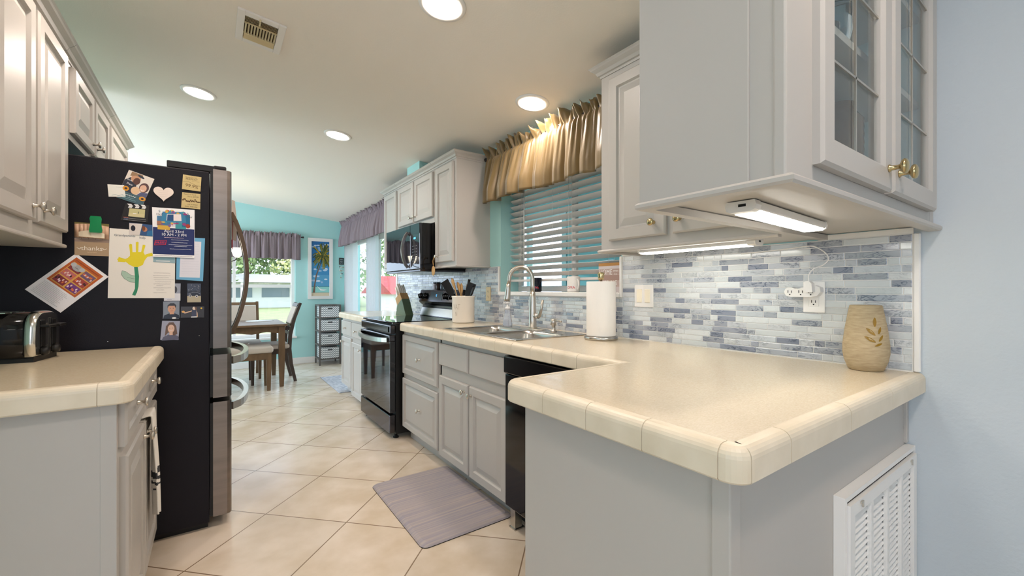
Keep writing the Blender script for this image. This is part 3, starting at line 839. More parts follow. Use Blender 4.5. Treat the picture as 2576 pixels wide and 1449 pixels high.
def glass_door(x0, x1, kx):
    z0, z1 = 1.405, GZT - .03; y = gy0 - .001; f = .058
    mb = MB()
    R = [(0, 0), (0, .014), (.006, .020), (f - .008, .020), (f, .012)]
    O, U, W = V(x0, y, z0), V(1, 0, 0), V(0, -1, 0); ww, hh = x1 - x0, z1 - z0
    rr = []
    for ins, t in R + [(f, 0)]:
        rr.append([mb.bm.verts.new(O + U * a + V(0, 0, 1) * b + W * t) for a, b in ((ins, ins), (ww - ins, ins), (ww - ins, hh - ins), (ins, hh - ins))])
    for a, b in zip(rr, rr[1:] + rr[:1]):
        for k in range(4):
            j = (k + 1) % 4; mb.face([a[k], a[j], b[j], b[k]])
    dd = mb.build('door', 'cabinet', c)
    B(x0 + f - .004, x1 - f + .004, y - .006, y - .003, z0 + f - .004, z1 - f + .004).build('glass', 'pane', dd)
    mb = MB(); xm = (x0 + x1) / 2
    mb.box(xm - .003, xm + .003, y - .009, y - .006, z0 + f, z1 - f)
    for z in (1.62, 1.80, 1.98): mb.box(x0 + f, x1 - f, y - .009, y - .006, z - .0025, z + .0025)
    mb.build('lead_came', 'nickel', dd)
    mb = MB(); mb.lathe([(.009, 0), (.0095, .002), (.006, .005), (.005, .016), (.007, .02), (.015, .024), (.0175, .028), (.016, .032), (.009, .035), (.001, .0355)], (kx, y - .020, 1.455), '-Y', 20); mb.build('knob', 'brass', dd)
glass_door(.905, 1.312, 1.283); glass_door(1.328, 1.740, 1.362)

# --- upper cabinets, left
LU = -.507
c = thing('upper_cabinet', 'large grey upper cabinet in the top left corner above the toaster', 'cabinet', (-.66, 2.0, UZ0))
B(XL, LU, 1.30, 2.492, UZ0, 2.15).build('body', 'cabinet', c)
front(c, 'door', '+X', LU, 2.135, 2.484, 1.407, 2.135, DOOR, (2.170, 1.452))
front(c, 'door', '+X', LU, 1.740, 2.095, 1.407, 2.135, DOOR, (2.060, 1.452))
mb = MB(); mb.box(XL, LU + .012, 1.30, 2.504, UZ0 - .012, UZ0 + .003, .005, 2); mb.build('bottom_rail', 'cabinet', c)
mb = MB(); crown(mb, [(LU, 1.30), (LU, 2.492)], 2.147); mb.build('crown_molding', 'cabinet', c)
c = thing('upper_cabinet', 'short grey two-door cabinet above the refrigerator', 'cabinet', (-.66, 2.95, 1.83))
B(XL, LU, 2.495, 3.355, 1.822, 2.15).build('body', 'cabinet', c)
front(c, 'door', '+X', LU, 2.600, 2.958, 1.852, 2.135, DOOR, (2.925, 1.895))
front(c, 'door', '+X', LU, 2.985, 3.338, 1.852, 2.135, DOOR, (3.020, 1.895))
mb = MB(); crown(mb, [(LU, 2.495), (LU, 3.355)], 2.147); mb.build('crown_molding', 'cabinet', c)
c = thing('upper_cabinet', 'grey upper cabinet past the refrigerator at the far end of the left row', 'cabinet', (-.66, 3.7, 1.82))
B(XL, LU, 3.358, 4.02, 1.822, 2.15).build('body', 'cabinet', c)
front(c, 'door', '+X', LU, 3.40, 3.99, 1.852, 2.135, DOOR)
mb = MB(); crown(mb, [(LU, 3.358), (LU, 4.02), (XL, 4.02)], 2.147); mb.build('crown_molding', 'cabinet', c)

# ------------------------------------------------------------------ ceiling fixtures
def on_ceiling(x, y): return V(x, y, ZC(x))
CT = Matrix.Rotation(math.atan(0.118), 4, 'Y')          # ceiling tilt
def ceil_lathe(mb, prof, seg=40):
    n0 = len(mb.bm.verts); mb.lathe(prof, (0, 0, 0), 'Z', seg)
    mb.bm.verts.ensure_lookup_table()
    for v in mb.bm.verts[n0:]: v.co = CT @ v.co
def ceiling_light(x, y, label):
    p = on_ceiling(x, y)
    t = thing('ceiling_light', label, 'ceiling light', tuple(p), 'recessed ceiling lights')
    mb = MB(); ceil_lathe(mb, [(.076, -.001), (.080, -.008), (.100, -.006), (.104, .001)])
    for v in mb.bm.verts: v.co += p
    mb.build('trim_ring', 'white_trim', t)
    mb = MB(); ceil_lathe(mb, [(.0765, .000), (.074, -.006), (.04, -.0095), (.002, -.0105)])
    for v in mb.bm.verts: v.co += p
    mb.build('diffuser', 'lamp_glow', t)
for x, y, lb in ((.807, 1.671, 'lit round ceiling light nearest the camera, cut by the top edge of the photo'),
                 (-.079, 3.568, 'lit round ceiling light on the left, above the refrigerator'),
                 (.810, 3.559, 'lit round ceiling light farthest away, in the middle of the ceiling'),
                 (1.586, 2.046, 'lit round ceiling light close above the brown window valance'),
                 (-.28, 2.00, 'lit round ceiling light above the left counter'),
                 (.81, -.22, 'lit round ceiling light over the living side of the peninsula'),
                 (-.08, -.22, 'lit round ceiling light straight above the place the photo was taken from')):
    ceiling_light(x, y, lb)
# smoke-sensor dimple beside the nearest lamp
# supply vent
vt = thing('ceiling_vent', 'white square ceiling air vent with brown shadowed louvres', 'vent', tuple(on_ceiling(.195, 2.48)))
VC = on_ceiling(.195, 2.48)
VM = Matrix.Translation(VC) @ CT
def vb_(mb, x0, x1, y0, y1, z0, z1, rot=None, bev=0):
    n0 = len(mb.bm.verts)
    if rot is None: mb.box(x0, x1, y0, y1, z0, z1, bev)
    else: mb.boxm(Matrix.Translation(((x0 + x1) / 2, (y0 + y1) / 2, (z0 + z1) / 2)) @ rot, (x1 - x0) / 2, (y1 - y0) / 2, (z1 - z0) / 2)
    mb.bm.verts.ensure_lookup_table()
    for v in mb.bm.verts[n0:]: v.co = VM @ v.co
mb = MB()
for a in ((-.102, -.070, -.145, .145), (.070, .102, -.145, .145), (-.070, .070, -.145, -.108), (-.070, .070, .108, .145)): vb_(mb, a[0], a[1], a[2], a[3], -.010, .001, bev=.002)
mb.build('frame', 'vent_white', vt)
mb = MB(); vb_(mb, -.070, .070, -.108, .108, -.0015, .0); mb.build('backing', 'vent_dark', vt)
mb = MB()
for k in range(5): y = -.100 + k * .011; vb_(mb, -.068, .068, y - .0045, y + .0045, -.008, -.007, Matrix.Rotation(.7, 4, 'X'))
for k in range(6): y = .056 + k * .0095; vb_(mb, -.068, .068, y - .0045, y + .0045, -.008, -.007, Matrix.Rotation(-.6, 4, 'X'))
for k in range(11): x = -.063 + k * .0127; vb_(mb, x - .0045, x + .0045, -.046, .048, -.009, -.008, Matrix.Rotation(.75, 4, 'Y'))
vb_(mb, -.070, .070, -.050, -.046, -.011, -.003); vb_(mb, -.070, .070, .048, .052, -.011, -.003)
mb.build('louvre', 'vent_louvre', vt)
mb = MB(); vb_(mb, -.012, -.004, -.125, -.085, -.022, -.010); mb.build('lever', 'vent_louvre', vt)

# ------------------------------------------------------------------ refrigerator
fr = thing('refrigerator', 'black-sided refrigerator with dark stainless french doors, covered in papers and magnets', 'refrigerator', (-.4, 3.0, 0))
FY0, FY1 = 2.562, 3.47
B(XL + .02, -.014, FY0, FY1, .03, 1.752, .006, 2).build('body', 'fridge_side', fr)
B(XL + .04, -.02, FY0 + .03, FY1 - .03, .0, .035).build('base', 'black_plastic', fr)
mb = MB()
mb.box(-.178, .01, FY0 + .003, FY0 + .05, 1.752, 1.783, .003); mb.box(-.178, .01, FY1 - .05, FY1 - .003, 1.752, 1.783, .003); mb.box(-.178, -.05, FY0 + .05, FY1 - .05, 1.752, 1.775)
mb.box(.002, .055, FY0 + .02, FY0 + .07, 1.772, 1.792, .006, 2)
mb.build('hinge_cover', 'black_plastic', fr)
def fdoor(name, y0, y1, z0, z1):
    mb = MB()
    n = 7; prof = [(0, y0), (.060, y0)]
    pts = [(-.0, y0), (.058, y0), (.070, y0 + .006), (.0765, y0 + .02), (.079, (y0 + y1) / 2), (.0765, y1 - .02), (.070, y1 - .006), (.058, y1), (0, y1)]
    mb.prism([(x, y, z0) for x, y in pts], (0, 0, z1 - z0))
    o = mb.build(name, 'dark_steel', fr)
    B(-.012, .0, y0 + .004, y1 - .004, z0 + .004, z1 - .004).build('gasket', 'black_plastic', o)
    return o
d1 = fdoor('door', FY0, 3.012, .884, 1.768); d2 = fdoor('door', 3.018, FY1, .884, 1.768)
d3 = fdoor('drawer', FY0, FY1, .640, .852); d4 = fdoor('drawer', FY0, FY1, .055, .618)
def vhandle(par, y):
    pts = []; z0, z1 = .92, 1.62
    for k in range(15):
        t = k / 14; z = z0 + (z1 - z0) * t; pts.append((.086 + .078 * math.sin(PI * t) ** .8, y, z))
    mb = MB(); mb.bar(pts, .034, .020, (1, 0, 0)); mb.build('handle', 'handle_bronze', par)
vhandle(d1, 2.965); vhandle(d2, 3.065)
def hhandle(par, z):
    pts = []
    for k in range(17):
        t = k / 16; y = 2.64 + .76 * t; pts.append((.076 + .085 * math.sin(PI * t) ** .55, y, z))
    mb = MB(); mb.bar(pts, .024, .038, (0, 0, 1)); mb.build('handle', 'steel', par)
hhandle(d3, .81); hhandle(d4, .575)
mb = MB(); mb.box(.06, .10, 3.45, 3.47, 1.2, 1.26); mb.bm.free()

# papers, photos and magnets on the refrigerator side (plane y = FY0), x right, z up
FP = FY0 - .0004
def q2(pts, lift=0.0): return pts
def sheet(poly, color, lift=0.0, thick=.0006, o=None):
    """poly in world x,z"""
    cx = sum(p[0] for p in poly) / len(poly); cz = sum(p[1] for p in poly) / len(poly)
    return Sheet((cx, FP - lift, cz), (1, 0, 0), (0, 0, 1), (0, -1, 0), [(p[0] - cx, p[1] - cz) for p in poly], color, thick), cx, cz
def local(poly, cx, cz): return [(x - cx, z - cz) for x, z in poly]
def oriented(c, w, h, ang, color, lift=0.0, thick=.0006):
    U = V(math.cos(ang), 0, math.sin(ang)); W = V(-math.sin(ang), 0, math.cos(ang))
    return Sheet((c[0], FP - lift, c[1]), U, W, (0, -1, 0), [(-w / 2, -h / 2), (w / 2, -h / 2), (w / 2, h / 2), (-w / 2, h / 2)], color, thick)
R = random.Random(11)

# thank-you card with folded photo card and clip
s = oriented((-.430, 1.392), .108, .142, 0, (176, 150, 120), lift=.0005)
s.rect(-.054, -.012, .054, .071, (150, 128, 116))
for k in range(10): s.rect(-.054 + (k % 5) * .022, .0 - (k // 5) * .0, -.034 + (k % 5) * .022, .01 + (k // 5) * .012, (186, 170, 160), keep=(k > 0))
s.rect(-.054, .060, .054, .071, (120, 110, 60)); s.rect(.030, .01, .054, .022, (130, 60, 80))
s.text('thanks', 0, -.040, .026, (246, 238, 226)); s.stroke([(-.047, -.038), (-.038, -.044), (-.034, -.036)], .002, (240, 230, 218)); s.stroke([(.047, -.038), (.038, -.044), (.034, -.036)], .002, (240, 230, 218))
s.scribble(-.015, -.056, .015, .0015, (238, 210, 170), rnd=R)
tag(s.done('card'), 'tan card reading thanks under the green clip on the refrigerator', 'card')
mb = MB(); mb.col = lin((206, 168, 140))
sh = []
for k in range(9):
    t = k / 8; x = -.484 + .108 * t; sh.append((x, FP - .0025 - .007 * math.sin(PI * t), 1.398 - .004 * t, 1.455 - .004 * t + .004 * math.sin(PI * t)))
for a, b in zip(sh[:-1], sh[1:]): mb.poly([(a[0], a[1], a[2]), (b[0], b[1], b[2]), (b[0], b[1], b[3]), (a[0], a[1], a[3])], True)
mb.col = lin((236, 222, 196))
for k in range(1, 7):
    a, b = sh[k], sh[k + 1]
    h0 = .018 + .016 * math.sin(PI * (k) / 8); h1 = .018 + .016 * math.sin(PI * (k + 1) / 8)
    mb.poly([(a[0], a[1] - .0004, a[2] + .004), (b[0], b[1] - .0004, b[2] + .004), (b[0], b[1] - .0004, b[2] + h1), (a[0], a[1] - .0004, a[2] + h0)])
tag(mb.build('photo_card', 'print_gloss', None, solid=.0004), 'curled brown photo card held by the green clip', 'photo')
cl_ = thing('magnet_clip', 'green translucent magnetic clip on the refrigerator side', 'magnet', (-.416, FP - .012, 1.425))
mb = MB()
pr = [(.018, 0), (.0195, .02), (.0175, .045), (.021, .062), (.020, .072), (.010, .075)]
mb.prism([(-.416 + a, FP - .011, 1.421 + b) for a, b in [(-.0195, 0), (.0195, 0), (.021, .012), (.018, .033), (.0175, .045), (.0195, .060), (.016, .071), (-.016, .071), (-.0195, .060), (-.0175, .045), (-.018, .033), (-.021, .012)]], (0, -.006, 0))
mb.build('clip', 'green_plastic', cl_)
B(-.430, -.402, FP - .011, FP - .001, 1.47, 1.485, .001).build('magnet', 'green_plastic', cl_)

# tilted poster with orange photo collage
U = V(.150, 0, .165).normalized()
ang = math.atan2(1.231 - 1.330, .102)      # top edge direction
s = oriented((-.5025, 1.203), .142, .214, math.radians(-44), (244, 242, 244), lift=.0004)
s.rect(-.058, -.032, .058, .096, (196, 96, 40)); s.rect(-.050, -.026, .050, .078, (226, 168, 80))
for (a, b), cc in (((-.047, .045), (150, 60, 60)), ((.004, .045), (120, 90, 120)), ((-.047, .012), (200, 110, 110)), ((.004, .012), (170, 70, 60)), ((-.047, -.022), (140, 50, 60)), ((.004, -.022), (120, 60, 130))):
    s.rect(a, b, a + .044, b + .029, cc)
    for k in range(7):
        s.ell(a + .005 + k * .0057, b + R.uniform(.008, .020), .0028, .005, R.choice([(240, 200, 190), (60, 30, 40), (230, 120, 60), (250, 220, 230)]), 8, keep=True)
s.ell(-.024, .064, .019, .013, (176, 174, 176)); s.ell(-.042, .068, .009, .009, (196, 196, 198)); s.ell(-.007, .068, .009, .009, (196, 196, 198)); s.stroke([(-.03, .062), (-.018, .062)], .0015, (70, 60, 60))
s.text('HALLOWEEN', .0, .088, .010, (80, 30, 20)) if False else s.scribble(-.05, .087, .05, .002, (110, 40, 20), .0012, .003, R)
for k in range(11): s.scribble(-.058, -.041 - k * .0055, .050 - R.uniform(0, .02), .0011, R.choice([(140, 130, 150), (170, 120, 160), (120, 120, 130)]), .0006, .0022, R)
tag(s.done('poster'), 'tilted white flyer with an orange photo collage, lowest left on the refrigerator', 'flyer')

# handprint flower drawing
s, cx, cz = sheet([(-.380, 1.137), (-.148, 1.134), (-.146, 1.440), (-.374, 1.446)], (238, 234, 226), lift=.0004)
def Lp(x, z): return (x - cx, z - cz)
q3 = lambda x, y: None
def px(u, v):
    # photo pixel -> x,z on the refrigerator side plane
    a = (u - 1288) / FPX; S_, C_ = math.sin(math.radians(35.05)), math.cos(math.radians(35.05))
    t = 2.56 / (C_ - a * S_); return ((S_ + a * C_) * t, 1.175 + t * (728 - v) / FPX)
def pl(pts, sx=380 / 2118, sy=260 / 1449, ox=160, oy=620): return [Lp(*px(ox + x * sx, oy + y * sy)) for x, y in pts]
ye = (232, 214, 40)
palm = [(930, 80), (1120, 78), (1140, 120), (1200, 115), (1180, 140), (1140, 190), (1110, 260), (1040, 290), (980, 285), (920, 255), (860, 205), (855, 180), (900, 160), (930, 130)]
s.add(pl(palm), ye)
def finger(a, b, w0, w1):
    (x0, y0), (x1, y1) = a, b; dx, dy = x1 - x0, y1 - y0; l = math.hypot(dx, dy); nx, ny = -dy / l, dx / l
    s.add(pl([(x0 + nx * w0, y0 + ny * w0), (x1 + nx * w1, y1 + ny * w1), (x1 - nx * w1, y1 - ny * w1), (x0 - nx * w0, y0 - ny * w0)]), ye, True)
    c = pl([(x1, y1)])[0]; s.ell(c[0], c[1], w1 * 0.000103 * .98, w1 * .000103 * .98, ye, 12, keep=True)
finger((950, 100), (938, -30), 18, 22); finger((1030, 95), (1032, -60), 16, 20); finger((1100, 95), (1130, -20), 16, 20)
finger((870, 200), (765, 180), 22, 34); finger((1150, 130), (1245, 110), 18, 24)
s.add(pl([(988, 288), (1040, 288), (1058, 420), (1050, 560), (1030, 640), (1005, 690), (960, 680), (1000, 590), (1002, 440)]), (52, 140, 104))
s.add(pl([(820, 340), (870, 350), (940, 400), (1000, 412), (1000, 505), (930, 498), (850, 450), (808, 390)]), (176, 204, 184)); s.stroke(pl([(820, 340), (870, 350), (940, 400), (1000, 412)]), .0009, (70, 90, 80)); s.stroke(pl([(1000, 505), (930, 498), (850, 450), (808, 390), (820, 340)]), .0009, (70, 90, 80)); s.stroke(pl([(890, 430), (950, 448), (1000, 455)]), .0009, (70, 90, 80))
a = pl([(690, -165)])[0]
s.text('Grandparents', a[0] + .040, a[1] - .001, .0145, (88, 104, 120), sx=.88); s.text('help', a[0] + .100, a[1] - .007, .0145, (88, 104, 120), sx=.9)
for (x, y, e) in ((1265, 370, 1500), (1255, 405, 1500), (1262, 435, 1480), (1262, 465, 1550), (1285, 495, 1510), (1260, 525, 1500), (1300, 550, 1400), (1262, 580, 1520), (1300, 610, 1410), (1258, 648, 1445)):
    p0, p1 = pl([(x, y), (e, y)]); s.scribble(p0[0], p0[1], p1[0], .0017, (96, 90, 96), .0006, .0026, R)
tag(s.done('drawing'), "child's drawing of a yellow handprint flower with a green stem", 'drawing')
# folded snapshots around it
s, cx, cz = sheet([(-.309, 1.423), (-.226, 1.419), (-.227, 1.472), (-.309, 1.476)], (50, 84, 130), lift=.0016)
s.add([(-.041, -.026), (-.006, -.026), (.004, .026), (-.041, .026)], (220, 212, 206)); s.ell(-.028, 0.004, .008, .013, (22, 24, 40)); s.ell(.012, .002, .009, .011, (190, 130, 96)); s.ell(.008, .006, .006, .012, (120, 70, 40)); s.add([(.018, -.026), (.04, -.026), (.04, .0), (.022, -.006)], (40, 110, 160))
tag(s.done('photo'), 'small blue snapshot of a child overlapping the top of the handprint drawing', 'photo')
s, cx, cz = sheet([(-.226, 1.302), (-.146, 1.298), (-.146, 1.326), (-.226, 1.326)], (150, 178, 186), lift=.0012)
s.rect(-.038, .0, .038, .012, (126, 160, 172)); s.rect(-.03, -.008, .02, -.004, (220, 222, 220))
tag(s.done('photo'), 'pale blue landscape snapshot peeking out below the fair flyer', 'photo')
# fair flyer
s, cx, cz = sheet([(-.226, 1.324), (-.073, 1.329), (-.073, 1.558), (-.230, 1.554)], (244, 244, 246), lift=.0022)
s.rect(-.0765, -.103, .0765, .022, (30, 44, 100), keep=False)
for (a, b, w_, h_, cc) in ((-.062, .03, .05, .045, (70, 120, 160)), (-.045, .05, .06, .04, (90, 60, 120)), (-.01, .028, .05, .05, (220, 220, 230)), (.005, .02, .04, .03, (60, 150, 160)), (-.06, .012, .045, .02, (210, 170, 70)), (.030, .03, .03, .06, (30, 110, 150))): s.rect(a, b, a + w_, b + h_, cc)
s.add([(-.048, .046), (-.042, .096), (.040, .102), (.046, .052)], (56, 130, 170)); s.add([(-.028, .056), (-.026, .086), (.026, .090), (.028, .058)], (236, 226, 224)); s.add([(-.026, .056), (-.024, .084), (-.002, .086), (-.002, .056)], (40, 80, 130))
for k in range(26): s.ell(R.uniform(-.046, .046), R.choice([R.uniform(.090, .102), R.uniform(.030, .052)]), R.uniform(.003, .008), R.uniform(.003, .007), R.choice([(190, 90, 130), (120, 90, 150), (60, 150, 170), (220, 180, 80), (200, 60, 70), (150, 60, 120)]), 10, keep=(k > 0))
s.ell(.052, .036, .009, .010, (170, 60, 40)); s.rect(-.062, .034, -.046, .052, (160, 110, 90))
s.text('S', -.053, .096, .016, (50, 70, 90)); s.text('b', .052, .094, .016, (50, 70, 90)); s.text('Ho', -.055, .082, .015, (90, 96, 104)); s.text('Fair', .060, .080, .0145, (90, 96, 104), sx=.9)
s.text('April 23rd', .0, .006, .0185, (244, 246, 250), sx=.95); s.text('10 AM - 2 PM', .0, -.010, .0175, (244, 246, 250), sx=.95)
s.scribble(-.036, -.023, .038, .0018, (230, 200, 210), .0012, .0022, R)
for k, (a, b) in enumerate(((-.010, .055), (-.010, .052), (-.020, .070), (0, .05), (-.016, .066))): s.scribble(a, (-.033, -.045, -.056, -.063, -.076)[k], b, .0012, (226, 230, 240), .001, .0018, R)
s.add([(-.072, -.062), (-.069, -.040), (-.027, -.036), (-.030, -.058)], (214, 40, 60)); s.add([(-.070, -.060), (-.067, -.0415), (-.029, -.038), (-.032, -.0565)], (34, 44, 100)); s.text('FREE!', -.0495, -.0495, .0155, (222, 44, 64), rot=.10)
s.rect(-.0765, -.1155, .0765, -.103, (244, 244, 246)); s.scribble(-.07, -.109, .07, .0012, (120, 80, 110), .001, .0018, R)
tag(s.done('flyer'), 'white and navy fair flyer reading April 23rd with a red FREE stamp', 'flyer')
# blue bordered letter
s, cx, cz = sheet([(-.143, 1.222), (-.040, 1.215), (-.032, 1.424), (-.140, 1.424)], (110, 176, 214), lift=.0004)
s.add([(-.042, -.088), (.036, -.090), (.042, .085), (-.036, .085)], (226, 226, 236))
for k in range(13): s.scribble(-.034, .072 - k * .012, .034, .0006, (190, 194, 208), .0005, .003, R)
tag(s.done('letter'), 'letter with a bright blue border, partly behind the fair flyer', 'letter')
# blank postcard, couple, heart, plaques
s, cx, cz = sheet([(-.377, 1.584), (-.321, 1.590), (-.326, 1.642), (-.381, 1.638)], (232, 232, 224), lift=.0014)
s.stroke([(-.016, -.022), (-.004, -.018), (.006, -.021), (.022, -.014)], .0018, (130, 160, 170)); s.scribble(-.002, .017, .022, .0008, (150, 160, 160), .0008, .002, R)
tag(s.done('postcard'), 'small blank white postcard left of the couple photo', 'card')
s = oriented((-.2868, 1.6345), .0925, .136, math.radians(-18), (222, 214, 204), lift=.0008)
s.add([(-.046, -.03), (.046, -.03), (.046, -.068), (-.046, -.068)], (66, 96, 104)); s.add([(-.046, .02), (-.03, .04), (-.004, .03), (.004, -.03), (-.046, -.03)], (44, 46, 58))
s.ell(-.012, .040, .017, .020, (196, 150, 118)); s.ell(-.006, .030, .012, .016, (92, 58, 44)); s.add([(-.034, .066), (.006, .066), (.010, .050), (-.016, .054), (-.034, .044)], (150, 120, 90)); s.ell(.002, .056, .013, .005, (50, 54, 66), rot=-.3)
s.ell(.026, .012, .017, .023, (88, 60, 58)); s.ell(.024, .008, .012, .017, (218, 176, 150)); s.stroke([(.018, .000), (.025, -.003), (.030, .001)], .002, (250, 245, 240)); s.ell(.002, -.012, .015, .018, (222, 188, 150)); s.add([(.012, -.03), (.046, -.03), (.046, -.006), (.022, -.012)], (84, 88, 120))
s.ell(-.030, -.016, .011, .011, (216, 150, 40)); s.ell(-.030, -.016, .005, .005, (60, 40, 30)); s.ell(.036, -.038, .012, .010, (214, 150, 40)); s.ell(.036, -.038, .005, .005, (60, 40, 30))
s.text('Save', -.030, .026, .010, (236, 236, 236), rot=-.1); s.text('Date', -.024, .008, .011, (236, 236, 236), rot=-.1); s.scribble(-.040, -.041, .016, .003, (236, 244, 244), .0014, .004, R); s.scribble(-.034, -.051, .010, .0014, (150, 200, 206), .001, .003, R); s.scribble(-.03, -.058, .02, .001, (150, 200, 206), .001, .003, R)
tag(s.done('photo', 'print_gloss'), 'tilted photo announcement of a kissing couple with sunflowers', 'photo')
mb = MB(); mb.col = lin((232, 218, 208)); pts = []
for k in range(40):
    t = 2 * PI * k / 40; x = 16 * math.sin(t) ** 3; y = 13 * math.cos(t) - 5 * math.cos(2 * t) - 2 * math.cos(3 * t) - math.cos(4 * t)
    pts.append((-.1885 + x * .00228, 1.623 + y * .00232))
mb.prism([(a, FP - .0002, b) for a, b in pts], (0, -.006, 0))
mb.col = lin((196, 180, 172))
hm = mb.build('heart_magnet', 'print', None)
tag(hm, 'cream ceramic heart magnet on the refrigerator', 'magnet')
sh_ = Sheet((-.1885, FP - .0064, 1.624), (1, 0, 0), (0, 0, 1), (0, -1, 0), [(-.001, .0), (.001, .0), (.001, .0002), (-.001, .0002)], (200, 186, 178), .0002)
for k in range(4): sh_.scribble(-.018 + .004 * (k == 3), .010 - k * .009, .018 - .004 * (k == 3), .0012, (198, 182, 172), .0006, .002, R)
x = sh_.done('inscription', 'print', hm)
def plaque(poly, lines, lab, fn):
    s, cx, cz = sheet(poly, (202, 182, 128), lift=.0002, thick=.004); fn(s); tag(s.done('wooden_magnet'), lab, 'magnet')
def p1(s):
    s.text("I know I'm not", -.003, .026, .0085, (70, 56, 36), sx=.9); s.text('PERFECT', .0, .017, .012, (70, 56, 36), sx=1.0)
    s.scribble(.0, .008, .030, .0008, (90, 74, 50), .0007, .002, R)
    s.stroke([(-.034, .004), (-.015, .006), (.0, -.002), (.018, -.010), (.034, -.012)], .0009, (70, 56, 36)); s.text("99.9%", .0, -.016, .021, (96, 70, 30), rot=-.15)
def p2(s):
    s.text("There's no friend", -.005, .029, .008, (70, 56, 36), sx=.85); s.text('like a SISTER', .008, .019, .009, (70, 56, 36), sx=.9)
    for k in range(16): s.ell(-.031 + k * .0042, .0 + R.uniform(-.005, .006), .004, .003, (92, 66, 34), 8, rot=R.uniform(0, 3), keep=(k > 0))
    s.text('and no better', .006, -.018, .008, (70, 56, 36), sx=.9); s.text('sister than you', .0, -.028, .0095, (70, 56, 36), sx=.85)
plaque([(-.121, 1.652), (-.050, 1.649), (-.046, 1.719), (-.117, 1.722)], None, 'upper of the two square tan wooden magnets, reading 99.9%', p1)
plaque([(-.124, 1.564), (-.051, 1.563), (-.050, 1.637), (-.120, 1.637)], None, 'lower of the two square tan wooden magnets, about a sister', p2)
# clapperboard frame magnet
s, cx, cz = sheet([(-.338, 1.484), (-.246, 1.482), (-.240, 1.561), (-.321, 1.561)], (28, 28, 30), lift=.0004, thick=.002)
s.add([(-.026, -.018), (.030, -.020), (.032, .018), (-.022, .018)], (196, 190, 140)); s.add([(-.026, -.018), (.030, -.020), (.030, -.004), (-.024, -.002)], (206, 196, 150)); s.rect(-.010, -.006, .002, -.002, (240, 236, 230)); s.stroke([(.008, -.004), (.010, .006)], .002, (60, 70, 60))
for k in range(3):
    a = -.026 + k * .023; s.add([(a - .004, .0385), (a + .010, .0385), (a + .016, .030), (a + .003, .030)], (232, 232, 232), keep=(k > 0)); s.add([(a + .003, .029), (a + .016, .029), (a + .012, .021), (a - .001, .021)], (232, 232, 232), keep=True)
s.stroke([(-.04, -.026), (.035, -.029)], .0008, (200, 200, 200)); s.stroke([(-.042, -.034), (.034, -.037)], .0008, (200, 200, 200)); s.text('SCENE', -.034, -.024, .006, (200, 90, 70)); s.text('TAKE', -.034, -.031, .006, (90, 120, 180))
tag(s.done('photo_frame_magnet'), 'black clapperboard picture-frame magnet on the refrigerator', 'magnet')
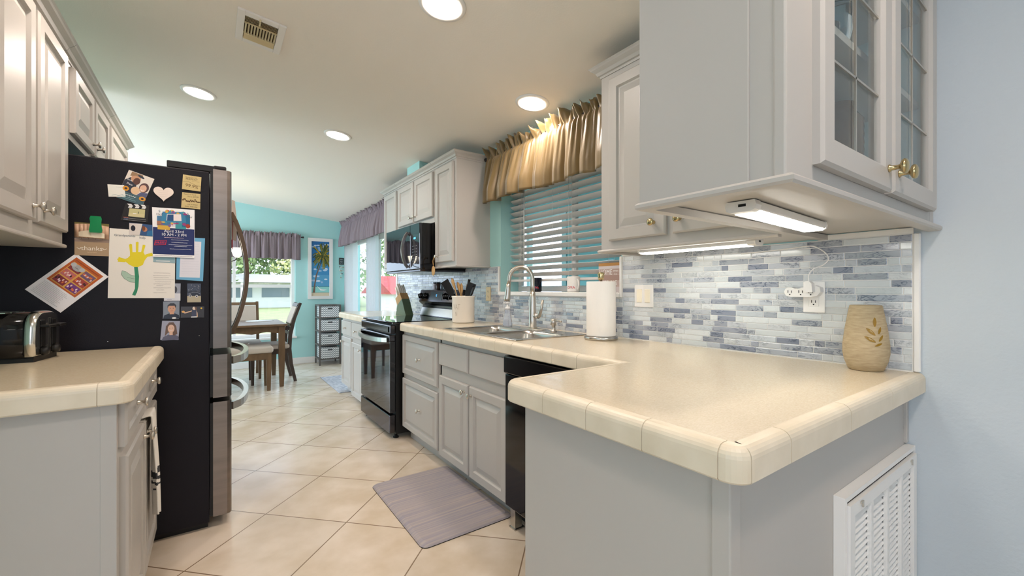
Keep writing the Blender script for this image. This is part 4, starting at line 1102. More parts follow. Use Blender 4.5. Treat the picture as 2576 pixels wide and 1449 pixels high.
def portrait(poly, bgc, hair, skin, shirt, lab, kind):
    s, cx, cz = sheet(poly, bgc, lift=0.0 if kind == 'hidden' else .0004, thick=.0003 if kind == 'hidden' else .0006)
    if kind == 'boy':
        s.rect(-.030, -.0405, .030, .0405, bgc); s.add([(-.030, -.0405), (-.026, -.024), (-.008, -.016), (.012, -.016), (.028, -.024), (.030, -.0405)], shirt)
        s.rect(-.006, -.020, .010, -.008, skin); s.ell(.001, .006, .0145, .020, skin); s.add([(-.014, .008), (-.014, .022), (-.004, .032), (.010, .032), (.018, .022), (.016, .008), (.012, .020), (-.010, .020)], hair)
        s.ell(-.004, .008, .0018, .0012, (50, 36, 30)); s.ell(.007, .008, .0018, .0012, (50, 36, 30), keep=True); s.stroke([(-.003, -.004), (.006, -.004)], .0015, (180, 90, 80)); s.ell(.010, -.038, .008, .004, (230, 230, 230))
    if kind == 'girl':
        s.add([(-.032, -.046), (-.026, -.030), (-.008, -.020), (.016, -.020), (.030, -.030), (.032, -.046)], shirt)
        s.add([(-.020, -.026), (-.016, .020), (-.004, .038), (.012, .038), (.022, .018), (.026, -.018), (.012, -.026), (.006, -.010), (-.008, -.010)], hair); s.rect(-.003, -.022, .009, -.008, skin)
        s.ell(.003, .008, .0125, .019, skin); s.ell(-.002, .011, .0016, .0011, (50, 36, 30)); s.ell(.008, .011, .0016, .0011, (50, 36, 30), keep=True); s.stroke([(-.003, -.001), (.003, -.003), (.009, -.001)], .0018, (240, 230, 226))
    if kind == 'hidden':
        s.rect(-.03, -.04, .03, -.006, (214, 214, 220)); s.ell(.010, .012, .008, .016, (52, 40, 40)); s.scribble(-.02, -.034, .0, .001, (120, 120, 130), .001, .003, R)
    if kind == 'car':
        s.rect(-.0265, .012, .0265, .045, (54, 60, 78)); s.rect(-.0265, .0, .0265, .012, (30, 34, 46)); s.rect(-.0265, -.045, .0265, -.014, (178, 168, 140))
        for k in range(24): s.ell(R.uniform(-.024, .024), R.uniform(.006, .04), .0015, .001, R.choice([(150, 150, 160), (100, 106, 120), (200, 200, 200)]), 6, keep=(k > 0))
        s.add([(-.021, -.014), (-.018, -.004), (-.006, .002), (.010, .002), (.022, -.006), (.022, -.014)], (24, 28, 40)); s.stroke([(-.018, -.004), (-.004, .004), (.012, .003), (.022, -.004)], .001, (170, 174, 184)); s.ell(-.015, -.014, .0055, .0065, (206, 206, 206)); s.ell(-.015, -.014, .003, .0035, (30, 30, 34)); s.ell(.010, -.016, .0055, .0065, (206, 206, 206), keep=True); s.ell(.010, -.016, .003, .0035, (30, 30, 34))
    if kind == 'throw':
        s.add([(-.040, .002), (-.034, .008), (-.028, .0), (-.004, .008), (.002, .012), (.002, .006), (-.006, .002), (-.030, -.006)], (206, 170, 140)); s.ell(-.036, .003, .006, .005, (214, 160, 90)); s.add([(-.003, .010), (.016, .012), (.016, -.022), (-.004, -.022)], (58, 62, 84)); s.ell(.006, .018, .0065, .008, (220, 200, 180)); s.add([(.006, .026), (.016, .022), (.017, .006), (.012, .010)], (110, 80, 60)); s.rect(-.006, -.026, .018, -.021, (230, 230, 230)); s.add([(.015, .008), (.019, -.004), (.020, -.024), (.016, -.024)], (214, 180, 150)); s.ell(.034, .018, .0035, .004, (240, 196, 50))
    tag(s.done('photo', 'print_gloss'), lab, 'photo')
portrait([(-.188, 1.121), (-.128, 1.120), (-.126, 1.203), (-.186, 1.203)], (150, 154, 166), (0, 0, 0), (0, 0, 0), (0, 0, 0), 'grey portrait photo half hidden behind the lower corner of the handprint drawing', 'hidden')
portrait([(-.192, 1.038), (-.133, 1.036), (-.130, 1.119), (-.187, 1.119)], (128, 136, 148), (38, 30, 30), (206, 156, 124), (20, 24, 40), 'school portrait of a dark-haired boy in a black shirt', 'boy')
portrait([(-.101, 1.113), (-.049, 1.112), (-.048, 1.203), (-.101, 1.203)], (70, 74, 92), 0, 0, 0, 'photo of a dark race car on a dirt track', 'car') if False else portrait([(-.101, 1.113), (-.049, 1.112), (-.048, 1.203), (-.101, 1.203)], (70, 74, 92), (0, 0, 0), (0, 0, 0), (0, 0, 0), 'photo of a dark car on a dirt track', 'car')
portrait([(-.126, 1.040), (-.036, 1.038), (-.035, 1.092), (-.125, 1.093)], (56, 54, 58), (0, 0, 0), (0, 0, 0), (0, 0, 0), 'dark photo of a girl in blue stretching out an arm', 'throw')
portrait([(-.201, .940), (-.135, .935), (-.128, 1.025), (-.194, 1.029)], (158, 160, 178), (104, 78, 62), (224, 184, 160), (92, 92, 112), 'school portrait of a long-haired girl, lowest photo on the refrigerator', 'girl')
for k, (a, b) in enumerate(((-.380, .945), (-.055, .951))):
    mb = MB(); mb.lathe([(.002, 0), (.0019, .0008), (.001, .0012)], (a, FP, b), '-Y', 10)
    tag(mb.build('round_magnet', 'chrome'), ('tiny round silver magnet low on the refrigerator side, above the countertop' if k == 0 else 'tiny round silver magnet low on the refrigerator near the doors'), 'magnet')
# paper slip tucked in the door handle
mb = MB(); mb.col = lin((236, 226, 216)); mb.prism([(.083, 2.99, 1.47), (.090, 2.985, 1.70), (.105, 2.99, 1.695), (.118, 3.0, 1.56), (.110, 3.0, 1.46)], (0, .001, 0)); mb.col = lin((170, 40, 50)); mb.prism([(.083, 2.995, 1.44), (.088, 2.99, 1.60), (.097, 2.99, 1.58), (.094, 2.995, 1.40)], (0, .001, 0))
tag(mb.build('paper_slip', 'print'), 'folded paper slip tucked behind the refrigerator door handle', 'paper')

# ------------------------------------------------------------------ toaster (long, black and chrome)
t = thing('toaster', 'black and chrome four-slice toaster on the left counter', 'toaster', (-.66, 2.27, ZT))
TM = Matrix.Translation((-.528, 2.315, ZT)) @ Matrix.Rotation(math.radians(-8), 4, 'Z')
def tb(mb):
    for v in mb.bm.verts: v.co = TM @ v.co
    return mb
def arch(x, hw, z0, h, n=8, r=.06, bulge=.0):
    pts = [(x, -hw, z0), (x, hw, z0), (x, hw + bulge, z0 + (h - r) * .5)]
    for k in range(n + 1): a = PI / 2 * k / n; pts.append((x, hw - r + r * math.cos(a), z0 + h - r + r * math.sin(a)))
    for k in range(n + 1): a = PI / 2 + PI / 2 * k / n; pts.append((x, -hw + r + r * math.cos(a), z0 + h - r + r * math.sin(a)))
    pts.append((x, -hw - bulge, z0 + (h - r) * .5)); return [Vector(p) for p in pts]
mb = MB(); mb.rings([arch(-.34, .088, .018, .158, bulge=.004), arch(-.006, .088, .018, .158, bulge=.004)]); tb(mb).build('shell', 'black_gloss', t)
mb = MB(); mb.rings([arch(-.006, .090, .020, .162, bulge=.004), arch(.012, .090, .020, .160, bulge=.004), arch(.020, .084, .024, .150, r=.055, bulge=.003)]); tb(mb).build('end_cap', 'chrome', t)
mb = MB(); mb.rings([arch(-.345, .083, 0, .022, n=2, r=.008), arch(.014, .083, 0, .022, n=2, r=.008)], smooth=False); tb(mb).build('base', 'black_plastic', t)
mb = MB()
for y in (-.042, .042): mb.box(-.31, -.06, y - .034, y - .006, .175, .1785); mb.box(-.31, -.06, y + .006, y + .034, .175, .1785)
tb(mb).build('slot', 'chrome', t)
for y in (-.040, .040):
    mb = MB(); mb.box(.020, .0235, y - .017, y + .017, .050, .150, .003); mb.box(.018, .024, y - .030, y - .022, .045, .155, .002); tb(mb).build('lever_slot', 'black_plastic', t)
    mb = MB(); mb.box(.022, .050, y - .026, y + .026, .122, .132, .003); tb(mb).build('lever', 'black_plastic', t)
    mb = MB(); mb.lathe([(.016, 0), (.0165, .008), (.014, .016), (.002, .0175)], (.021, y, .036), 'X', 18); tb(mb).build('knob', 'black_plastic', t)

# dish towel over the left cabinet door
mb = MB(); nx, nz = 14, 70; 
grid = []
for j in range(nz + 1):
    row = []
    for i_ in range(nx + 1):
        u = i_ / nx; v = j / nz
        y = 2.105 + (.150 - .045 * v) * u + .02 * v
        if v < .12: x = LF + .004 + .028 * (v / .12); z = .690 + .006 * math.sin(PI * v / .24)
        else: x = LF + .032 + .010 * math.sin(u * 9 + 1) * min(1, v * 1.5) + .012 * v; z = .696 - (v - .12) * .44 - .03 * u * v
        row.append(mb.bm.verts.new((x, y, z)))
    grid.append(row)
for j in range(nz):
    for i_ in range(nx): mb.face([grid[j][i_], grid[j][i_ + 1], grid[j + 1][i_ + 1], grid[j + 1][i_]], True)
for f in mb.bm.faces:
    z = f.calc_center_median().z
    mb_i = 1 if (.42 < z < .432 or .445 < z < .470 or .40 < z < .405) else 0
    f.material_index = mb_i
tag(mb.build('dish_towel', ['towel', 'towel_dark'], None, solid=.004), 'white dish towel with dark stripes hung over the left cabinet door', 'towel')

# ------------------------------------------------------------------ range
RY0, RY1, RX = 3.272, 4.062, 1.165
r = thing('range', 'black and dark stainless electric range with a glass oven door', 'stove', (1.45, 3.67, 0))
B(RX + .012, 1.775, RY0, RY1, .035, .898).build('body', 'black_plastic', r)
for x in (1.19, 1.74):
    for y in (RY0 + .03, RY1 - .03): mb = MB(); mb.lathe([(.022, 0), (.022, .01), (.012, .016), (.012, .036)], (x, y, 0), 'Z', 14); mb.build('foot', 'rubber', r)
mb = MB(); mb.box(1.148, 1.715, RY0 - .004, RY1 + .004, .898, .918, .006, 2); mb.build('cooktop', 'oven_glass', r)
mb = MB(); mb.box(1.132, RX + .012, RY0, RY1, .825, .892, .008, 2); mb.box(1.126, 1.133, RY0 + .03, RY1 - .03, .836, .880, .003); mb.build('vent_panel', 'dark_steel_h', r)
od = B(1.130, RX + .010, RY0, RY1, .205, .765, .004, 2).build('oven_door', 'oven_glass', r)
mb = MB(); mb.box(1.126, RX + .010, RY0, RY1, .766, .815, .006, 2); mb.build('door_trim', 'dark_steel_h', od)
pts = [(1.118 - .058 * math.sin(PI * k / 14) ** .6, RY0 + .02 + (RY1 - RY0 - .04) * k / 14, .778 - .006 * math.sin(PI * k / 14)) for k in range(15)]
mb = MB(); mb.bar(pts, .020, .034); mb.build('handle', 'steel', od)
mb = MB(); mb.box(1.128, RX + .010, RY0, RY1, .045, .188, .006, 2); mb.build('drawer', 'dark_steel_h', r)
# backguard
mb = MB()
mb.prism([(1.715, RY0 + .0, .918), (1.735, RY0, 1.000), (1.745, RY0, 1.003), (1.745, RY0, 1.02), (1.712, RY0, 1.045), (1.700, RY0, 1.060), (1.722, RY0, 1.165), (1.735, RY0, 1.172), (1.797, RY0, 1.172), (1.797, RY0, .918)], (0, RY1 - RY0, 0))
mb.build('backguard', 'dark_steel_h', r)
mb = MB(); mb.prism([(1.709, RY0 + .012, .924), (1.7285, RY0 + .012, .996), (1.732, RY0 + .012, .996), (1.716, RY0 + .012, .922)], (0, RY1 - RY0 - .024, 0)); mb.build('lower_panel', 'steel', r)
tilt = math.atan2(.022, .105)
def on_guard(y, z): return V(1.700 + (z - 1.060) * .022 / .105, y, z)
mb = MB(); a = on_guard(0, 1.075).x; b = on_guard(0, 1.152).x
mb.prism([(a - .002, 3.545, 1.075), (b - .002, 3.545, 1.152), (b + .004, 3.545, 1.152), (a + .004, 3.545, 1.075)], (0, .255, 0)); dp = mb.build('display', 'display_panel', r)
for y in (4.005, 3.905, 3.465, 3.350):
    p = on_guard(y, 1.115); mb = MB(); n0 = 0
    mb.lathe([(.030, 0), (.031, .006), (.027, .010), (.024, .030), (.010, .033), (.001, .033)], (0, 0, 0), '-X', 20)
    mb.box(-.040, -.030, -.006, .006, -.022, .022, .002)
    T = Matrix.Translation(p) @ Matrix.Rotation(-tilt, 4, 'Y')
    for v in mb.bm.verts: v.co = T @ v.co
    mb.build('knob', 'black_gloss', r)
s = Sheet((on_guard(3.67, 1.118).x - .0024, 3.67, 1.118), (0, -1, 0), (.2, 0, .98), (-.98, 0, .2), [(-.001, -.001), (.001, -.001), (.001, .001), (-.001, .001)], (90, 190, 255), .0002)
s.text('12', 0, 0, .030, (120, 210, 255)); s.done('clock_digits', 'display_blue', dp)
# spice jars on the backguard
for k, (y, rr, h, m_, lb) in enumerate(((3.815, .021, .058, 'jar_light', 'small spice jar with pale contents, left of three on the range backguard'), (3.745, .024, .058, 'jar_dark', 'small spice jar with dark contents, middle of three on the range backguard'), (3.655, .020, .050, 'clear_glass', 'small empty glass spice jar, right of three on the range backguard'))):
    j = thing('spice_jar', lb, 'jar', (1.765, y, 1.172), 'spice jars on the range backguard')
    mb = MB(); mb.lathe([(rr * .9, 0), (rr, .004), (rr, h * .8), (rr * .8, h * .95), (rr * .8, h)], (1.765, y, 1.172), 'Z', 18); mb.build('glass', m_, j)
    mb = MB(); mb.lathe([(rr * .88, 0), (rr * .9, .002), (rr * .9, .013), (.002, .014)], (1.765, y, 1.172 + h), 'Z', 18); mb.build('lid', 'black_plastic', j)

# ------------------------------------------------------------------ microwave
mw = thing('microwave', 'black over-the-range microwave with a curved bar handle', 'microwave', (1.6, 3.66, 1.325))
MY0, MY1, MZ0, MZ1 = 3.275, 4.085, 1.328, 1.722
B(1.405, XW - .002, MY0, MY1, MZ0 + .012, MZ1).build('body', 'black_gloss', mw)
mb = MB(); mb.box(1.380, XW - .002, MY0 - .0, MY1, MZ0 - .006, MZ0 + .012, .004, 2); mb.build('vent_base', 'dark_steel_h', mw)
md = B(1.378, 1.405, 3.475, MY1, MZ0 + .014, MZ1, .005, 2).build('door', 'oven_glass', mw)
B(1.3765, 1.380, 3.478, MY1 - .003, MZ1 - .088, MZ1 - .002).build('door_band', 'dark_steel_h', md)
pts = [(1.372 - .050 * math.sin(PI * k / 12) ** .7, 3.52, MZ0 + .035 + .30 * k / 12) for k in range(13)]
mb = MB(); mb.bar(pts, .020, .022, (1, 0, 0)); mb.build('handle', 'dark_steel', md)
cpn = B(1.378, 1.405, MY0, 3.472, MZ0 + .014, MZ1, .005, 2).build('control_panel', 'oven_glass', mw)
B(1.3765, 1.380, MY0 + .003, 3.470, MZ1 - .088, MZ1 - .002).build('panel_band', 'dark_steel_h', cpn)
mb = MB(); mb.box(1.3768, 1.378, 3.36, 3.40, 1.595, 1.61); mb.build('clock_display', 'display_blue', cpn)
s = Sheet((1.3772, 3.38, 1.47), (0, -1, 0), (0, 0, 1), (-1, 0, 0), [(-.0005, 0), (.0005, 0), (.0005, .0005), (-.0005, .0005)], (120, 120, 126), .0002)
for a in range(4):
    for b_ in range(7): s.rect(-.05 + a * .028, -.085 + b_ * .025, -.038 + a * .028, -.080 + b_ * .025, (130, 130, 136), keep=True)
s.done('buttons', 'print', cpn)
# wooden tag hanging from the cabinet knob
tg = thing('wooden_tag', 'round wooden tag hanging on a string beside the microwave', 'ornament', (1.455, 3.175, 1.30))
mb = MB(); mb.lathe([(.001, 0), (.030, .0005), (.032, .002), (.030, .0045), (.001, .005)], (1.452, 3.178, 1.325), 'X', 24)
for v in mb.bm.verts: v.co.z = 1.325 + (v.co.z - 1.325) * 1.25
mb.build('disc', 'wood_light', tg)
mb = MB(); mb.tube([(1.454, 3.178, 1.364), (1.455, 3.170, 1.40), (1.462, 3.172, 1.446)], .0016, 6); mb.tube([(1.454, 3.178, 1.364), (1.450, 3.184, 1.40), (1.462, 3.178, 1.446)], .0016, 6); mb.build('string', 'wood_light', tg)

# ------------------------------------------------------------------ knife block
kb = thing('knife_block', 'green and wooden knife block beyond the range, with pale-handled knives', 'knife block', (1.6, 4.17, ZT))
KM = Matrix.Translation((1.60, 4.18, ZT)) @ Matrix.Rotation(math.radians(20), 4, 'Z')
def kt(mb):
    for v in mb.bm.verts: v.co = KM @ v.co
    return mb
# leaning block: profile in local y,z (leans toward +y)
def lean(y, z, x0, x1, mb, m_, nm):
    mb.prism([(x0, a, b) for a, b in zip(y, z)], (x1 - x0, 0, 0)); kt(mb).build(nm, m_, kb)
lean([-.070, .080, .058, -.010], [0, 0, .10, .165], -.050, .050, MB(), 'knife_green', 'block')
lean([-.010, .058, .088, .022], [.1652, .1002, .165, .225], -.050, .050, MB(), 'wood_light', 'head')
for k in range(7):
    x = -.036 + (k % 4) * .024; o_ = (k // 4) * .03
    d = V(0, .42, .9).normalized(); p0 = V(x, .030 + o_, .222 - o_ * .9); p1 = p0 + d * R.uniform(.085, .11)
    mb = MB(); mb.tube([p0, p0 + (p1 - p0) * .3, p0 + (p1 - p0) * .7, p1], [.0055, .008, .007, .0075], 8, flat=1.5); kt(mb).build('knife', 'ceramic_white', kb)

# ------------------------------------------------------------------ utensil crock
ck = thing('utensil_crock', 'white ceramic crock of cooking utensils on the counter beside the range', 'crock', (1.612, 2.965, ZT))
CX, CY = 1.612, 2.965
mb = MB(); mb.lathe([(.070, 0), (.084, .004), (.087, .012), (.088, .195), (.092, .202), (.092, .210), (.086, .2105), (.083, .20), (.082, .02), (.002, .018)], (CX, CY, ZT), 'Z', 40); cr = mb.build('crock', 'ceramic_white', ck)
def curved_text(body, size, c, rad, z, ang, color, name, parent, sx=1.0, matn='print'):
    vs, fs = text_mesh(body, size); mb = MB(); mb.col = lin(color)
    vv = []
    for p in vs:
        a = ang + p.x * sx / rad
        vv.append(mb.bm.verts.new((c[0] + (rad + .0006) * math.cos(a), c[1] + (rad + .0006) * math.sin(a), z + p.y)))
    for f in fs: mb.face([vv[i] for i in f])
    return mb.build(name, matn, parent)
curved_text('VAT', .058, (CX, CY), .088, ZT + .125, math.radians(-155), (196, 186, 172), 'lettering', cr, sx=.6)
curved_text('N', .048, (CX, CY), .088, ZT + .070, math.radians(-157), (196, 186, 172), 'lettering', cr, sx=.6)
def utensil(p0, p1, kind, m_):
    p0, p1 = V(*p0), V(*p1); d = p1 - p0
    mb = MB()
    if kind == 'spoon': mb.tube([p0, p0 + d * .55, p0 + d * .70, p0 + d * .82, p0 + d * .94, p1], [.005, .0055, .007, .020, .021, .006], 10, flat=.35)
    elif kind == 'spatula': mb.tube([p0, p0 + d * .6], .005, 8); mb.bar([p0 + d * .6, p0 + d * .66, p0 + d * .72, p1], [.012, .05, .062, .066], [.004] * 4, (1, 1, 0))
    else: mb.tube([p0, p0 + d * .5, p1], [.004, .008, .011], 8)
    mb.build('utensil', m_, ck)
Z = ZT
utensil((CX + .03, CY + .02, Z + .03), (CX - .08, CY + .17, Z + .33), 'spatula', 'black_plastic')
utensil((CX + .0, CY - .01, Z + .03), (CX - .05, CY + .10, Z + .35), 'spoon', 'wood_light')
utensil((CX + .02, CY - .02, Z + .03), (CX - .02, CY + .06, Z + .32), 'spoon', 'wood_light')
utensil((CX, CY, Z + .03), (CX + .0, CY + .035, Z + .31), 'spoon', 'wood_light')
utensil((CX, CY + .01, Z + .03), (CX + .03, CY - .02, Z + .30), 'handle', 'wood_brown')
utensil((CX - .01, CY, Z + .03), (CX + .035, CY - .035, Z + .34), 'handle', 'black_plastic')
utensil((CX - .02, CY, Z + .03), (CX + .05, CY - .085, Z + .29), 'spoon', 'black_plastic')
utensil((CX - .02, CY + .02, Z + .03), (CX + .045, CY - .065, Z + .31), 'spatula', 'black_plastic')

# ------------------------------------------------------------------ sink, faucet, dispenser
sk = thing('sink', 'stainless steel double-bowl drop-in sink', 'sink', (1.5, 2.16, .73))
mb = MB()
def rr_(x0, x1, y0, y1, r, z, n=5):
    pts = []
    for cx, cy, a0 in ((x1 - r, y0 + r, -PI / 2), (x1 - r, y1 - r, 0), (x0 + r, y1 - r, PI / 2), (x0 + r, y0 + r, PI)):
        for k in range(n + 1): a = a0 + PI / 2 * k / n; pts.append((cx + r * math.cos(a), cy + r * math.sin(a), z))
    return pts
# rim sheet with two openings
RX0, RX1, RYa, RYb = 1.250, 1.757, 1.750, 2.575
b1 = (1.290, 1.640, 1.785, 2.145); b2 = (1.290, 1.640, 2.175, 2.535)
zr = .9185
mb.box(RX0, b1[0] + .006, RYa, RYb, ZT + .0008, zr, .0015); mb.box(b1[1] - .006, RX1, RYa, RYb, ZT + .0008, zr, .0015)
mb.box(b1[0] + .006, b1[1] - .006, RYa, b1[2] + .006, ZT + .001, zr - .0002); mb.box(b1[0] + .006, b1[1] - .006, b1[3] - .006, b2[2] + .006, ZT + .001, zr - .0002); mb.box(b1[0] + .006, b1[1] - .006, b2[3] - .006, RYb, ZT + .001, zr - .0002)
mb.build('rim', 'steel', sk)
for b_ in (b1, b2):
    mb = MB(); rs = []
    for ins, z, rad in ((-.002, zr - .0005, .05), (.004, zr - .003, .055), (.010, .895, .06), (.016, .78, .065), (.030, .755, .07), (.06, .748, .07)):
        rs.append([Vector(p) for p in rr_(b_[0] + ins, b_[1] - ins, b_[2] + ins, b_[3] - ins, rad, z)])
    mb.rings(rs, True, False, True); bw = mb.build('bowl', 'steel', sk)
    cx, cy = (b_[0] + b_[1]) / 2, (b_[2] + b_[3]) / 2
    mb = MB(); mb.lathe([(.044, 0), (.042, .003), (.030, .002), (.028, -.001), (.002, -.001)], (cx, cy, .749), 'Z', 24); mb.build('drain', 'chrome', bw)
fx, fy = 1.700, 2.190
fc = thing('faucet', 'brushed nickel pull-down gooseneck kitchen faucet', 'faucet', (fx, fy, zr))
mb = MB(); rs = [[Vector(p) for p in rr_(fx - .028, fx + .028, fy - .115, fy + .115, .027, zr)], [Vector(p) for p in rr_(fx - .028, fx + .028, fy - .115, fy + .115, .027, zr + .003)], [Vector(p) for p in rr_(fx - .024, fx + .024, fy - .108, fy + .108, .023, zr + .006)]]
mb.rings(rs); mb.build('escutcheon', 'nickel', fc)
mb = MB(); mb.lathe([(.030, 0), (.030, .008), (.026, .012), (.0245, .06), (.024, .10), (.020, .20), (.017, .235)], (fx, fy, zr + .006), 'Z', 28); mb.build('body', 'nickel', fc)
# spout arcs towards the bowl and the range
dv = V(-.55, .83, 0).normalized(); pts = []
base = V(fx, fy, zr + .23); Rr = .082; top = base + V(0, 0, .09)
pts.append(base); pts.append(base + V(0, 0, .05))
for k in range(13):
    a = PI * k / 12; pts.append(top + dv * (Rr - Rr * math.cos(a)) + V(0, 0, Rr * math.sin(a) * 1.02))
e = pts[-1]; pts.append(e + V(0, 0, -.03) + dv * .004)
mb = MB(); mb.tube(pts, .0135, 16); mb.build('spout', 'nickel', fc)
h0 = pts[-1]; mb = MB(); mb.tube([h0 + V(0, 0, .002), h0 + dv * .003 + V(0, 0, -.02), h0 + dv * .010 + V(0, 0, -.095), h0 + dv * .0115 + V(0, 0, -.112)], [.0145, .0155, .0215, .0205], 18); mb.build('spray_head', 'nickel', fc)
hx = V(.15, -1, 0).normalized()
mb = MB(); p0 = V(fx, fy, zr + .085); mb.tube([p0, p0 + hx * .050], [.0165, .0165], 16); mb.tube([p0 + hx * .044 + V(0, 0, -.008), p0 + hx * .060 + V(0, 0, .006), p0 + hx * .076 + V(0, 0, .05), p0 + hx * .090 + V(0, 0, .105)], [.013, .015, .010, .0075], 12); mb.build('lever', 'nickel', fc)
sd_ = thing('soap_dispenser', 'short brushed nickel built-in soap dispenser at the sink', 'soap dispenser', (1.702, 1.985, zr))
mb = MB(); mb.lathe([(.022, 0), (.022, .004), (.013, .010), (.011, .036), (.0185, .038), (.0185, .074), (.012, .077), (.001, .077)], (1.702, 1.985, zr), 'Z', 22); mb.build('pump', 'nickel', sd_)
mb = MB(); mb.tube([(1.700, 1.985, zr + .070), (1.690, 1.93, zr + .069), (1.685, 1.895, zr + .066)], [.0055, .005, .005], 10); mb.build('nozzle', 'nickel', sd_)
sb = thing('soap_bottle', 'clear foaming soap bottle with a white pump behind the sink', 'bottle', (1.722, 2.50, zr))
mb = MB(); mb.lathe([(.030, 0), (.034, .004), (.033, .03), (.024, .075), (.020, .095), (.021, .108), (.016, .112)], (1.715, 2.50, zr), 'Z', 24); mb.build('bottle', 'bottle_plastic', sb)
mb = MB(); mb.lathe([(.0185, 0), (.019, .018), (.014, .022), (.008, .026), (.008, .040), (.014, .044), (.014, .052), (.004, .054)], (1.715, 2.50, zr + .112), 'Z', 20); mb.box(1.683, 1.715, 2.494, 2.506, zr + .156, zr + .164, .002); mb.build('pump', 'white_plastic', sb)

# ------------------------------------------------------------------ paper towel
hx_, hy_ = 1.664, 1.560
ph = thing('paper_towel_holder', 'brushed steel upright paper towel holder', 'paper towel holder', (hx_, hy_, ZT))
mb = MB(); mb.lathe([(.082, 0), (.086, .003), (.086, .014), (.082, .018), (.01, .019)], (hx_, hy_, ZT), 'Z', 44); mb.build('base', 'steel', ph)
mb = MB(); mb.lathe([(.0065, .018), (.0065, .312)], (hx_, hy_, ZT), 'Z', 12); mb.build('rod', 'nickel', ph)
mb = MB(); mb.lathe([(.008, .310), (.0145, .312), (.0155, .322), (.0185, .342), (.0165, .348), (.006, .351), (.001, .351)], (hx_, hy_, ZT), 'Z', 22); mb.build('finial', 'brass', ph)
mb = MB(); mb.lathe([(.020, .020), (.074, .020), (.0755, .024), (.0755, .298), (.074, .302), (.020, .302), (.020, .020)], (hx_, hy_, ZT), 'Z', 56, caps=False)
tag(mb.build('paper_towel_roll', 'paper', None), 'full roll of white paper towel standing on the holder', 'paper towel')

# ------------------------------------------------------------------ wax warmer
wx, wy = 1.738, .474
ww = thing('wax_warmer', 'tan stoneware vase-shaped warmer with cut-out leaves, in the counter corner', 'vase', (wx, wy, ZT))
WP = [(.040, 0), (.046, .003), (.056, .030), (.0605, .055), (.0605, .080), (.055, .130), (.047, .180), (.042, .208), (.040, .210), (.036, .209), (.036, .19), (.002, .18)]
mb = MB(); mb.lathe(WP, (wx, wy, ZT), 'Z', 44); wv = mb.build('vase', 'sandstone', ww)
def wrad(z):
    for (r0, z0), (r1, z1) in zip(WP[:8], WP[1:9]):
        if z0 <= z <= z1: return r0 + (r1 - r0) * (z - z0) / (z1 - z0)
    return .05
va = math.atan2(-wy, -wx)          # direction to the camera
mb = MB()
for (du, dz, ln, w_, rot) in ((.024, .158, .030, .011, 1.5), (.012, .128, .032, .010, 2.35), (.010, .104, .032, .010, 2.55), (.036, .132, .024, .008, 1.2), (.038, .108, .024, .008, 1.0), (.030, .088, .022, .007, .45)):
    pts = []
    for k in range(12):
        t = 2 * PI * k / 12; a = ln / 2 * math.cos(t); b = w_ / 2 * math.sin(t) * (1 - .25 * abs(math.cos(t)))
        x = du + a * math.cos(rot) - b * math.sin(rot); z = dz + a * math.sin(rot) + b * math.cos(rot); rr = wrad(z) + .0008
        ang = va + x / .055; pts.append((wx + rr * math.cos(ang), wy + rr * math.sin(ang), ZT + z))
    mb.poly(pts)
mb.build('leaf_cutout', 'amber', wv)

# ------------------------------------------------------------------ switch plate, outlets, cord
TF = TX - .0030
sp = thing('switch_plate', 'white double light-switch plate with two cream rockers on the mosaic backsplash', 'light switch', (TF, 1.392, 1.14))
B(TF - .005, TF, 1.334, 1.450, 1.084, 1.199, .003, 2).build('plate', 'white_plastic', sp)
for y in (1.418, 1.368): B(TF - .009, TF - .004, y - .0165, y + .0165, 1.108, 1.176, .002).build('rocker', 'ivory_light', sp)
def receptacle(par, y, z, x):
    mb = MB(); mb.box(x - .0006, x, y + .005, y + .007, z - .004, z + .006); mb.box(x - .0006, x, y - .007, y - .005, z - .004, z + .005); mb.lathe([(.0026, 0), (.0024, .0006)], (x, y, z - .010), '-X', 10); return mb.build('socket_slots', 'black_plastic', par)
op = thing('outlet', 'white wall outlet with a plug adapter in it on the backsplash', 'outlet', (TF, .641, 1.145))
B(TF - .005, TF, .606, .676, 1.090, 1.203, .003, 2).build('plate', 'white_plastic', op)
B(TF - .0065, TF - .004, .624, .658, 1.112, 1.182, .002).build('receptacle', 'white_plastic', op); receptacle(op, .641, 1.130, TF - .0065)
ad = thing('plug_adapter', 'white three-way plug adapter plugged into the wall outlet', 'adapter', (TF - .02, .665, 1.165))
mb = MB(); 
ring = []
prof = [(.722, 1.152), (.728, 1.166), (.722, 1.179), (.704, 1.183), (.692, 1.178), (.680, 1.178), (.628, 1.190), (.612, 1.182), (.610, 1.166), (.620, 1.152), (.64, 1.147), (.705, 1.147)]
mb.prism([(TF - .0065, y, z) for y, z in prof], (-.028, 0, 0)); mb.build('body', 'white_plastic', ad)
for y in (.708, .672, .640): receptacle(ad, y, 1.166, TF - .035)
pg = thing('power_plug', 'white plug and cord running up to the under-cabinet light', 'cord', (TF - .05, .640, 1.18))
mb = MB(); mb.prism([(TF - .0352, .652, 1.165), (TF - .0352, .626, 1.165), (TF - .0352, .628, 1.196), (TF - .0352, .636, 1.204), (TF - .0352, .646, 1.204), (TF - .0352, .652, 1.196)], (-.026, 0, 0)); mb.build('plug', 'white_plastic', pg)
cpts = [(TF - .048, .640, 1.202), (TF - .046, .642, 1.225), (TF - .035, .632, 1.247), (TF - .024, .605, 1.262), (TF - .016, .592, 1.282), (TF - .012, .602, 1.305), (TF - .01, .628, 1.326), (TF - .008, .644, 1.333), (TF - .008, .668, 1.334)]
